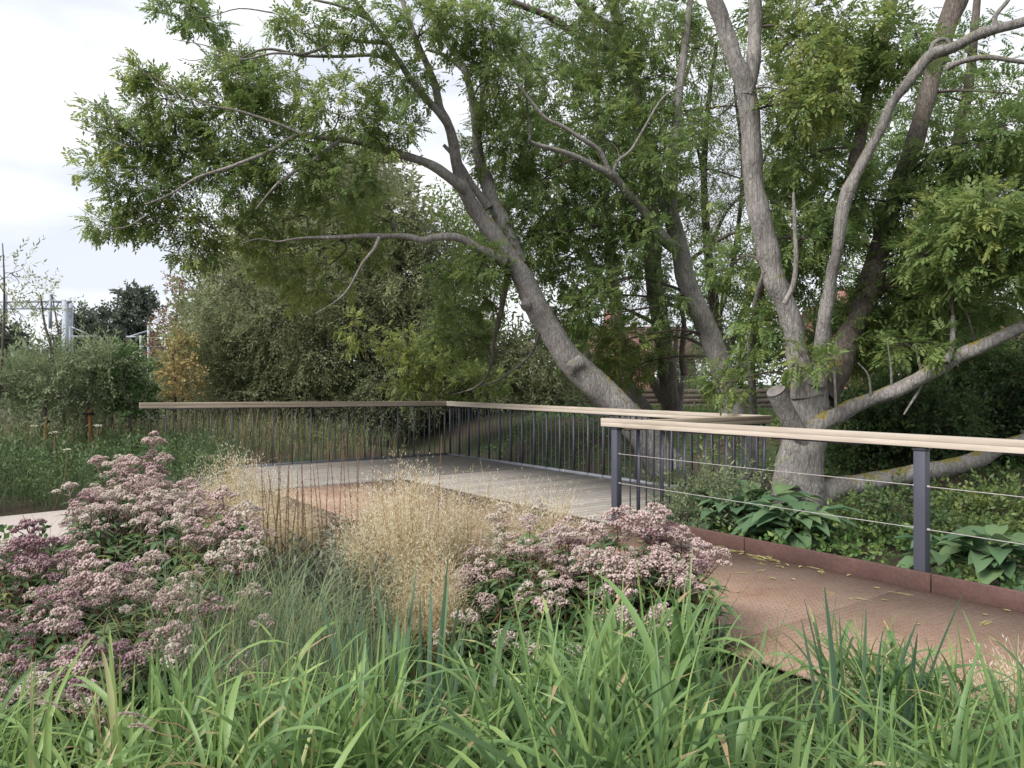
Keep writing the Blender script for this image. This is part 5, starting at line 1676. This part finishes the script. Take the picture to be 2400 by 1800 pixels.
# ------------------------------------------------------------------ straw coloured tussock grass
def tussock(label, px, Y, top_py, half_w, culms, spik=52, group='straw coloured tussock grasses', green=0.4, cloudy=1.0):
    c = W(px, 900, Y)
    c[2] = float(gh(c[0], c[1]))
    zt = EYE - (top_py - 900) / FPX * Y
    H = zt - c[2]
    R = half_w / FPX * Y
    t = thing('tussock_grass', label, 'grass', c, group)
    # culms
    n = culms
    an = rng.uniform(0, 6.28, n)
    r0 = rng.uniform(0, 0.10, n)
    rt = R * np.sqrt(rng.random(n)) * 1.0
    base = np.column_stack([c[0] + r0 * np.cos(an), c[1] + r0 * np.sin(an), np.full(n, c[2])])
    h = H * rng.uniform(0.62, 1.0, n) * (1 - 0.28 * (rt / R) ** 2)
    tip = np.column_stack([c[0] + rt * np.cos(an), c[1] + rt * np.sin(an), c[2] + h])
    midp = base * 0.55 + tip * 0.45
    midp[:, :2] -= (tip - base)[:, :2] * 0.18
    tt = np.linspace(0, 1, 6)[None, :, None]
    P = base[:, None] * (1 - tt) ** 2 + 2 * midp[:, None] * tt * (1 - tt) + tip[:, None] * tt ** 2
    mb = MB()
    tubes3(mb, P, np.full(n, 0.0028), np.full(n, 0.0010), tint=0.12)
    mb.build('culms', STRAW, t, kind='stuff')
    # panicles of tiny spikelets
    mb = MB()
    N_ = n * spik
    rep = np.repeat(np.arange(n), spik)
    f = 0.58 + 0.42 * rng.random(N_) ** 0.75
    ax_ = base[rep] * (1 - f[:, None]) ** 2 + 2 * midp[rep] * (f * (1 - f))[:, None] + tip[rep] * (f ** 2)[:, None]
    spread = 0.10 * cloudy * np.sin(np.clip((f - 0.45) / 0.55, 0, 1) * 2.6 + 0.2)
    off = rng.normal(0, 1, (N_, 3)) * spread[:, None] * [1, 1, 0.8]
    pos = ax_ + off + [0, 0, -0.01]
    fw = nrm(off * 0.8 + rng.normal(0, 0.02, (N_, 3)) + [0, 0, 0.07])
    dm = np.array([[0, 0, 0], [0.45, 0.10, 0.02], [1, 0, 0], [0.45, -0.10, 0.02]])
    scatter(mb, dm, np.array([[0, 1, 2, 3]]), pos, fw, rng.normal(size=(N_, 3)), rng.uniform(0.015, 0.028, N_), np.clip(0.50 + 0.68 * (pos[:, 2] - c[2]) / H + rng.normal(0, 0.16, N_), 0, 1))
    # hair-thin side branches
    k_ = n * 9
    rp = np.repeat(np.arange(n), 9)
    f = 0.5 + 0.45 * rng.random(k_)
    a_ = base[rp] * (1 - f[:, None]) ** 2 + 2 * midp[rp] * (f * (1 - f))[:, None] + tip[rp] * (f ** 2)[:, None]
    e_ = a_ + rng.normal(0, 0.085 * cloudy, (k_, 3)) + [0, 0, 0.03]
    tubes3(mb, np.stack([a_, e_], 1), np.full(k_, 0.0012), np.full(k_, 0.0007), tint=0.7)
    mb.build('panicles', STRAW, t, kind='stuff')
    # leafy foot
    mb = MB()
    m = 260
    an = rng.uniform(0, 6.28, m)
    b_ = np.column_stack([c[0] + 0.08 * np.cos(an), c[1] + 0.08 * np.sin(an), np.full(m, c[2])])
    blades(mb, b_, an + rng.normal(0, 0.4, m), rng.uniform(0.35, 0.75, m) * min(1, H), rng.uniform(0.003, 0.006, m), rng.uniform(0.05, 0.5, m), rng.uniform(0.5, 1.7, m), 5, np.clip(rng.normal(green, 0.3, m), 0, 1))
    mb.build('leaf_tuft', SEDGE, t, kind='stuff')
    return t


tussock('largest straw coloured tussock grass in the middle, in front of the deck', 945, 5.5, 1055, 160, 300, 54, green=0.95, cloudy=1.15)
tussock('bright straw tussock grass left of the dry stalks, behind the pink flowers', 540, 6.6, 1040, 130, 240, 54, green=0.7, cloudy=1.2)
tussock('small wispy straw tussock beside the right hand pink flowers', 1265, 5.4, 1110, 120, 100, 44, green=0.6, cloudy=1.3)
tussock('wispy straw tussock just right of the largest one', 1105, 5.7, 1085, 110, 70, 40, green=0.6, cloudy=1.3)
tussock('straw tussock close behind the iris leaves', 1000, 4.9, 1250, 110, 110, 30, green=1.0)
tussock('thin straw tussock between the left straw tussock and the dry stalks', 660, 6.1, 1090, 120, 140, 44, green=0.7, cloudy=1.2)
tussock('pale bleached tussock at the right picture edge beside the path', 2385, 3.35, 1560, 110, 60, 30, green=0.9, cloudy=0.9)

# ------------------------------------------------------------------ dry stalks with seed whorls
def stalks(label, rows, Y0, Y1):
    rows_ = []
    for (x0, y0, x1, y1) in rows:
        Y = rng.uniform(Y0, Y1)
        rows_.append((W(x0, y0, Y), W(x1, y1, Y)))
    c = np.mean([r_[0] for r_ in rows_], 0)
    c[2] = float(gh(c[0], c[1]))
    t = thing('dry_seed_stalks', label, 'plant', c, 'dry seed stalks')
    for b_, tp in rows_:
        b_ = b_.copy()
        b_[2] = float(gh(b_[0], b_[1]))
        mb = MB()
        S = smooth_path([[*b_, 0.0045], [*((b_ + tp) / 2 + rng.normal(0, 0.015, 3)), 0.004], [*tp, 0.002]], 6)
        tube(mb, S[:, :3], S[:, 3], 5, tint=0.35)
        st = mb.build('stalk', STALK, t, smooth=True)
        mb = MB()
        n = 120
        f = 0.42 + 0.58 * rng.random(n)
        f = np.round(f * 34) / 34
        i_ = np.clip((f * (len(S) - 1)), 0, len(S) - 1.001)
        fr = (i_ % 1)[:, None]
        pos = S[i_.astype(int), :3] * (1 - fr) + S[i_.astype(int) + 1, :3] * fr
        fw = nrm(np.column_stack([rng.normal(size=n), rng.normal(size=n), rng.uniform(0, 0.8, n)]))
        scatter(mb, np.array([[0, 0, 0], [0.5, 0.25, 0.1], [1, 0, 0], [0.5, -0.25, 0.1]]), np.array([[0, 1, 2, 3]]), pos, fw, rng.normal(size=(n, 3)), rng.uniform(0.010, 0.020, n) * (1.15 - f * 0.6), rng.uniform(0.1, 0.7, n))
        mb.build('seed_whorls', STALK, st, kind='stuff')
    return t


def stalk_rows(n, x0, x1, ytop):
    r_ = []
    for k_ in range(n):
        x = x0 + (x1 - x0) * (k_ + rng.uniform(0.2, 0.8)) / n
        r_.append((x + rng.normal(0, 8), 1380, x + rng.normal(0, 22), ytop + rng.uniform(-35, 70)))
    return r_


stalks('bundle of brown dry seed stalks between the left straw tussock and the middle', stalk_rows(13, 600, 730, 1075), 5.2, 5.9)
stalks('taller thin dry seed stalks left of the largest straw tussock', stalk_rows(11, 720, 850, 1035), 5.4, 6.0)
stalks('few dry seed stalks sticking up through the largest straw tussock', stalk_rows(6, 870, 1030, 1040), 5.6, 6.1)

mb = MB()
n = 900
Yy = rng.uniform(5.0, 6.5, n)
X = (rng.uniform(590, 930, n) - 1200) / FPX * Yy
a_, b_ = ab(X, Yy)
mk = (a_ > PATH_IN + 0.1) & (b_ > 6.05)
p = np.column_stack([X, Yy, gh(X, Yy)])[mk]
n = len(p)
p[:, 2] += rng.uniform(0.0, 0.45, n)
scatter(mb, *SALT[0], p, nrm(rng.normal(0, 0.35, (n, 3)) + [0, 0, 1.0]), rng.normal(size=(n, 3)), rng.uniform(0.5, 0.95, n), rng.uniform(0.1, 0.9, n))
mb.build('grey_herbs', GREYHERB, kind='stuff')
tag(bpy.data.objects['grey_herbs'], 'low grey green herbs around the feet of the dry stalks', 'undergrowth')

# ------------------------------------------------------------------ sedges and irises
mb = MB()
n = 2100
Yy = rng.uniform(3.3, 4.3, n)
X = (rng.uniform(430, 900, n) - 1200) / FPX * Yy
p = np.column_stack([X, Yy, gh(X, Yy)])
blades(mb, p, rng.uniform(0, 6.28, n), rng.uniform(0.45, 0.85, n), rng.uniform(0.004, 0.010, n), rng.uniform(0.0, 0.22, n), rng.uniform(0.0, 0.9, n), 6, np.clip(rng.normal(0.38, 0.24, n), 0, 1))
mb.build('sedge_grass', SEDGE, smooth=True, kind='stuff')
tag(bpy.data.objects['sedge_grass'], 'fine upright blue green sedge between the left flowers and the iris', 'grass')
mb = MB()
n = 900
X = rng.normal(-1.55, 0.36, n)
Yy = rng.normal(4.5, 0.3, n)
p = np.column_stack([X, Yy, gh(X, Yy)])
blades(mb, p, rng.uniform(0, 6.28, n), rng.uniform(0.8, 1.25, n), rng.uniform(0.004, 0.009, n), rng.uniform(0.05, 0.4, n), rng.uniform(0.9, 2.2, n), 8, np.clip(rng.normal(0.55, 0.15, n), 0, 0.85))
mb.build('arching_grass', SEDGE, smooth=True, kind='stuff')
tag(bpy.data.objects['arching_grass'], 'fine green arching grass mound in front of the dry stalks', 'grass')
# filling understorey of the bed
mb = MB()
n = 4200
X = rng.uniform(-4.5, 2.2, n)
Yy = rng.uniform(3.4, 7.4, n)
a_, b_ = ab(X, Yy)
mk = (a_ > PATH_IN + 0.12) & (b_ > 6.1) & (X / Yy < 0.22)
p = np.column_stack([X, Yy, gh(X, Yy)])[mk]
n = len(p)
p[:, 2] += rng.uniform(0.0, 0.22, n)
scatter(mb, *COVT[1], p, nrm(rng.normal(0, 0.7, (n, 3)) + [0, 0, 0.8]), np.array([0, 0, 1.0]) + rng.normal(0, 0.7, (n, 3)), rng.uniform(0.6, 1.2, n), rng.uniform(0.0, 0.55, n))
n = 2600
X = rng.uniform(-4.5, 2.4, n)
Yy = rng.uniform(2.4, 7.0, n)
a_, b_ = ab(X, Yy)
mk = (a_ > PATH_IN + 0.15) & (b_ > 6.1)
p = np.column_stack([X, Yy, gh(X, Yy)])[mk]
n = len(p)
blades(mb, p, rng.uniform(0, 6.28, n), rng.uniform(0.3, 0.7, n), rng.uniform(0.005, 0.012, n), rng.uniform(0.05, 0.5, n), rng.uniform(0.3, 1.6, n), 5, np.clip(rng.normal(0.4, 0.25, n), 0, 1))
mb.build('bed_undergrowth', HERB, kind='stuff')
tag(bpy.data.objects['bed_undergrowth'], 'low green undergrowth between the flower clumps of the planting bed', 'undergrowth')


def iris(label, rows, Y, group='iris clumps'):
    """rows: (foot px, tip px, tip py, width)"""
    c = W(np.mean([r_[0] for r_ in rows]), 900, Y)
    c[2] = float(gh(c[0], c[1]))
    t = thing('iris_plant', label, 'plant', c, group)
    for (fx_, tx, ty, w_) in rows:
        Yb = Y + rng.uniform(-0.15, 0.15)
        b_ = W(fx_, 900, Yb)
        b_[2] = float(gh(b_[0], b_[1]))
        tp = W(tx, ty, Yb + rng.normal(0, 0.1))
        mid = b_ * 0.45 + tp * 0.55
        mid[0] -= (tp[0] - b_[0]) * rng.uniform(0.05, 0.25)
        t_ = np.linspace(0, 1, 12)[:, None]
        C = b_ * (1 - t_) ** 2 + 2 * mid * t_ * (1 - t_) + tp * t_ ** 2
        tan = nrm(np.gradient(C, axis=0))
        yw = rng.normal(0, 0.5)
        S = nrm(np.cross(tan, [math.sin(yw), -math.cos(yw), 0.0]))
        nn = np.cross(S, tan)
        hw = (w_ * 0.5 * np.minimum(1, 0.7 + t_) * np.clip(1 - t_, 0.01, 1) ** 0.5)
        v_ = np.stack([C + S * hw, C + nn * hw * 0.22, C - S * hw], 1).reshape(-1, 3)
        mb = MB()
        mb.add(v_, [[r_ * 3 + c_, r_ * 3 + c_ + 1, r_ * 3 + c_ + 4, r_ * 3 + c_ + 3] for r_ in range(11) for c_ in range(2)], tint=rng.uniform(0.2, 0.8))
        # turn the flat of some blades towards the viewer
        mb.build('leaf', IRIS, t, smooth=True)
    return t


r1 = []
for (f_, tx, ty) in ((960, 905, 1395), (965, 880, 1360), (985, 985, 1400), (1000, 945, 1380), (1010, 1050, 1310), (1015, 1052, 1355), (1020, 1078, 1410), (1030, 1085, 1450), (930, 830, 1410), (900, 810, 1440), (880, 890, 1420), (1040, 1090, 1470), (920, 975, 1345), (870, 860, 1450), (845, 780, 1400), (860, 745, 1380), (1000, 1010, 1370), (950, 930, 1430)):
    r1.append((f_, tx, ty, rng.uniform(0.026, 0.042)))
iris('iris clump with upright blue green sword leaves in front of the largest straw tussock', r1, 3.6)
r2 = []
for (f_, tx, ty) in ((1985, 1885, 1405), (1975, 1932, 1375), (1990, 1967, 1440), (2010, 2030, 1428), (2030, 2068, 1480), (2060, 2068, 1545), (2080, 2258, 1390), (2085, 2185, 1510), (2100, 2200, 1530), (2030, 2150, 1455), (1960, 1878, 1450), (2095, 2150, 1485), (2290, 2345, 1585), (2300, 2365, 1592), (2310, 2358, 1650), (2120, 2280, 1600)):
    r2.append((f_, tx, ty, rng.uniform(0.020, 0.036)))
iris('iris clump with sword leaves standing in front of the rusty path at the lower right', r2, 3.0)

# ------------------------------------------------------------------ broad reed grass in the foreground
mb = MB()
cul = MB()
n = 640
X, Yy, CH = [], [], []
while len(X) < n:
    cy_ = rng.uniform(1.75, 3.55)
    cx_ = rng.uniform(-0.74 * cy_ - 0.2, 0.74 * cy_ + 0.2)
    ch_ = rng.uniform(0.72, 1.18)
    for _ in range(rng.integers(5, 13)):
        x, y = cx_ + rng.normal(0, 0.09), cy_ + rng.normal(0, 0.09)
        if ab(x, y)[0] < PATH_IN + 0.12 or y < 1.7:
            continue
        X.append(x)
        Yy.append(y)
        CH.append(ch_)
X, Yy, CH = X[:n], Yy[:n], np.array(CH[:n])
X, Yy = np.array(X), np.array(Yy)
Z = gh(X, Yy)
# height of the tips, from the skyline of the grass
sky_x = [0, 120, 300, 500, 620, 800, 900, 1050, 1150, 1300, 1450, 1600, 1750, 1900, 2050, 2200, 2400]
sky_y = [1600, 1640, 1520, 1470, 1450, 1500, 1410, 1480, 1420, 1370, 1350, 1360, 1390, 1490, 1530, 1550, 1530]
PX = 1200 + X / Yy * FPX
zt = EYE - (np.interp(PX, sky_x, sky_y) + 40 + rng.uniform(0, 90, n) - 900) / FPX * np.maximum(Yy, 2.4)
H = np.clip((zt - Z) * CH, 0.3, 1.25)
for k_ in range(n):
    b_ = np.array([X[k_], Yy[k_], Z[k_]])
    an = rng.uniform(0, 6.28)
    ln = rng.uniform(0.02, 0.22)
    hh = H[k_] * rng.uniform(0.55, 0.72)
    tp = b_ + np.array([math.cos(an) * ln * hh, math.sin(an) * ln * hh, hh])
    tube(cul, [b_, b_ * 0.5 + tp * 0.5 + rng.normal(0, 0.01, 3), tp], [0.004, 0.0035, 0.0022], 5, tint=0.5)
    m = rng.integers(5, 9)
    f = np.linspace(0.25, 1.0, m)
    bp = b_ + (tp - b_) * f[:, None]
    yaw = an + np.arange(m) * 3.14 + rng.normal(0, 0.7, m)
    L = rng.uniform(0.26, 0.52, m) * (0.75 + 0.4 * H[k_])
    tn = np.clip(rng.normal(0.44 - 0.06 * math.tanh((PX[k_] - 1100) / 500), 0.15) + rng.normal(0, 0.09, m), 0, 0.9)
    if rng.random() < 0.10:
        tn[0] = 1.0
    blades(mb, bp, yaw, L, rng.uniform(0.016, 0.042, m), rng.uniform(0.25, 1.0, m), rng.uniform(0.3, 2.1, m), 8, tn, 0.28, 0.6, 0.16, 0.3)
    mb_top = blades(mb, [tp], [an], [L.mean() * 0.9], [0.014], [rng.uniform(0, 0.3)], [rng.uniform(0.1, 0.8)], 7, float(np.clip(tn.mean() + 0.1, 0, 0.9)), 0.3, 0.4)
mb.v += [v_ for v_ in cul.v]
mb.q += [q_ + mb.n for q_ in cul.q]
mb.qt += cul.qt
mb.n += cul.n
mb.build('reed_grass', REED, smooth=True, kind='stuff')
tag(bpy.data.objects['reed_grass'], 'broad bladed bright green reed grass across the whole foreground', 'grass')
# thin yellowish grass below
mb = MB()
n = 2600
Yy = rng.uniform(1.7, 3.5, n)
X = rng.uniform(-0.75, 0.75, n) * Yy
a_, b_ = ab(X, Yy)
mk = a_ > PATH_IN + 0.1
p = np.column_stack([X, Yy, gh(X, Yy)])[mk]
n = len(p)
blades(mb, p, rng.uniform(0, 6.28, n), rng.uniform(0.3, 0.65, n), rng.uniform(0.004, 0.009, n), rng.uniform(0.05, 0.6, n), rng.uniform(0.4, 1.9, n), 6, np.clip(np.where(rng.random(n) < 0.22, 0.98, rng.normal(0.5, 0.2, n)), 0, 1), kink=0.2)
mb.build('fine_grass', REED, smooth=True, kind='stuff')
tag(bpy.data.objects['fine_grass'], 'thin yellowish grass between the foreground reed blades', 'grass')

# seed heads of the reed grass
for (x0, y0, x1, y1, hx, hy, Y, lab) in ((520, 1650, 480, 1485, 447, 1445, 3.0, 'upright buff grass seed head rising left of the sedge'), (240, 1730, 155, 1665, 80, 1648, 2.5, 'nodding grey buff grass seed head, leftmost of the foreground'),
                                         (260, 1720, 190, 1655, 130, 1630, 2.6, 'nodding grey buff grass seed head just above the leftmost one'), (470, 1770, 345, 1682, 265, 1680, 2.4, 'nodding buff grass seed head in the bright green blades'),
                                         (460, 1800, 365, 1715, 300, 1704, 2.3, 'nodding buff grass seed head lowest of the foreground')):
    p0, p1, p2 = W(x0, y0, Y), W(x1, y1, Y), W(hx, hy, Y)
    p0 = p0.copy()
    ft = p0.copy()
    ft[2] = float(gh(ft[0], ft[1]))
    s_ = thing('grass_seed_head', lab, 'seed head', ft)
    mb = MB()
    tube(mb, smooth_path([[*ft, 0.002], [*p0, 0.0018], [*p1, 0.0015]], 4)[:, :3], 0.0016, 5, tint=0.5)
    mb.build('stem', STALK, s_, smooth=True)
    mb = MB()
    n = 260
    f = rng.random(n)
    pos = p1 * (1 - f[:, None]) + p2 * f[:, None] + np.array([0, 0, 0.012]) * np.sin(f * 3.14)[:, None]
    fw = nrm(nrm(p2 - p1) * 1.6 + rng.normal(0, 0.6, (n, 3)))
    scatter(mb, np.array([[0, 0, 0], [0.5, 0.2, 0.05], [1, 0, 0], [0.5, -0.2, 0.05]]), np.array([[0, 1, 2, 3]]), pos, fw, rng.normal(size=(n, 3)), rng.uniform(0.010, 0.017, n) * np.sqrt(np.sin(np.clip(f, 0.05, 0.97) * 3.14)), rng.uniform(0.5, 1, n))
    mb.build('seed_spike', SPIKE, s_)

# ------------------------------------------------------------------ large-leaved comfrey beside the kerb
def big_leaf_mesh(tn, wav):
    mb = MB()
    t = np.linspace(0, 1, 9)
    w = 0.24 * np.sin(np.clip(t * 1.05, 0, 1) ** 0.8 * math.pi) ** 0.6 + 0.006
    w[-1] = 0.003
    v_ = []
    for k_, (tt, ww) in enumerate(zip(t, w)):
        z = 0.25 * tt - 0.62 * tt ** 2
        for c in (-1, -0.5, 0, 0.5, 1):
            v_.append([tt, c * ww, z + abs(c) * ww * 0.35 + (0.022 * math.sin(tt * 14 + wav + c) if abs(c) == 1 else 0)])
    q_ = [[r_ * 5 + c, r_ * 5 + c + 1, r_ * 5 + c + 6, r_ * 5 + c + 5] for r_ in range(8) for c in range(4)]
    mb.add(v_, q_, tint=tn)
    return mb.mesh('leaf', COMFREY, smooth=True)


BIG = [big_leaf_mesh(tn, wv) for tn, wv in ((0.25, 0), (0.45, 2), (0.6, 4), (0.85, 1))]


def comfrey(label, px, py, Y, n, size, sx=1.0):
    c = W(px, py, Y)
    c[2] = float(gh(c[0], c[1]))
    t = thing('comfrey_plant', label, 'plant', c, 'large leaved plants beside the kerb')
    for k_ in range(n):
        an = k_ * 2.4 + rng.normal(0, 0.3)
        lv = k_ / n
        p_ = np.array([math.cos(an) * 0.16 * sx * rng.random() * 2, math.sin(an) * 0.12, 0.03 + 0.26 * lv])
        fw = [math.cos(an), math.sin(an), -0.05 + 0.6 * lv + rng.normal(0, 0.15)]
        place('leaf', BIG[rng.integers(0, 4)], t, c + p_, fw, [0.05 * rng.normal(), 0.05 * rng.normal(), 1], size * rng.uniform(0.75, 1.15), c)
    return t


comfrey('large leaved green plant against the kerb below the big trunk, its right half', 1860, 1290, 7.35, 44, 0.36)
comfrey('large leaved green plant against the kerb below the big trunk, its left half', 1730, 1255, 7.9, 42, 0.35)
comfrey('taller large leaved plant at the foot of the big trunk, behind the other two', 1790, 1215, 8.35, 30, 0.42)
comfrey('large leaved plant right of the dark railing post at the picture edge', 2330, 1380, 6.0, 40, 0.36)
comfrey('small large leaved plant at the foot of the dark railing post', 2215, 1345, 6.15, 16, 0.32)
shrub('grey_leaved_shrub', 'grey green leafy shrub left of the large leaved plants, in front of the short balustrade',
      [(1610, 1170, 55, 40, 60), (1660, 1150, 50, 40, 50, 0.1), (1700, 1190, 50, 40, 44), (1620, 1215, 60, 30, 50, -0.1), (1760, 1110, 26, 30, 10, 0.1)], 'sallow', W(1650, 1250, 8.3), [[(1650, 1250, 8), (1655, 1190, 6), (1660, 1140, 4)], [(1740, 1240, 5), (1755, 1150, 4), (1765, 1090, 3)]], 8.3, 0.3, 0.45, ls=0.8)

# ------------------------------------------------------------------ fallen leaves
def fallen_mesh(whole):
    mb = MB()
    if whole:
        T_, Q_ = ash_leaf(0.02, 5, 0.22, 0.062, 0.020)
        T_ = T_ * [0.8, 0.8, 0.25] + [0, 0, 0.003]
        mb.add(T_, Q_, tint=0.55)
        tube(mb, [[-0.02, 0, 0.003], [0.1, 0.006, 0.006], [0.19, 0, 0.003]], 0.0018, 4, tint=0.8)
    else:
        v_ = []
        for tt, ww in zip((0, 0.2, 0.5, 0.8, 1.0), (0.002, 0.012, 0.016, 0.009, 0.001)):
            v_ += [[tt * 0.085, ww, 0.003 + 0.012 * tt * (1 - tt)], [tt * 0.085, 0, 0.002], [tt * 0.085, -ww, 0.003 + 0.018 * tt * (1 - tt)]]
        mb.add(v_, [[r_ * 3 + c, r_ * 3 + c + 1, r_ * 3 + c + 4, r_ * 3 + c + 3] for r_ in range(4) for c in range(2)], tint=0.5)
    return mb.mesh('fallen_leaf', FALLEN)


FM = [fallen_mesh(True), fallen_mesh(True), fallen_mesh(False), fallen_mesh(False)]


def drop(a_, b_, lab, grp, k_=None):
    o = bpy.data.objects.new('fallen_leaf', FM[rng.choice(4, p=[0.22, 0.22, 0.28, 0.28]) if k_ is None else k_])
    COL.objects.link(o)
    q_ = D(a_, b_, 0.002)
    o.location = q_
    o.rotation_euler = (rng.normal(0, 0.04), rng.normal(0, 0.04), rng.uniform(0, 6.28))
    s_ = rng.uniform(0.45, 0.85)
    o.scale = (s_, s_, s_)
    tag(o, lab, 'leaf', grp)


for q_ in range(95):
    a_ = 2.68 + abs(rng.normal(0, 0.55))
    b_ = rng.uniform(7.8, 13.0) if q_ < 60 else rng.normal(9.7, 0.35)
    if q_ >= 60:
        a_ = 2.66 + abs(rng.normal(0, 0.10))
    drop(min(a_, 4.5), b_, 'yellow fallen leaf lying on the rusty path', 'fallen leaves on the rusty path')
for q_ in range(70):
    drop(rng.uniform(0.1, 2.5), rng.uniform(1.0, 7.6), 'yellow fallen leaf lying on the grey deck boards', 'fallen leaves on the deck')
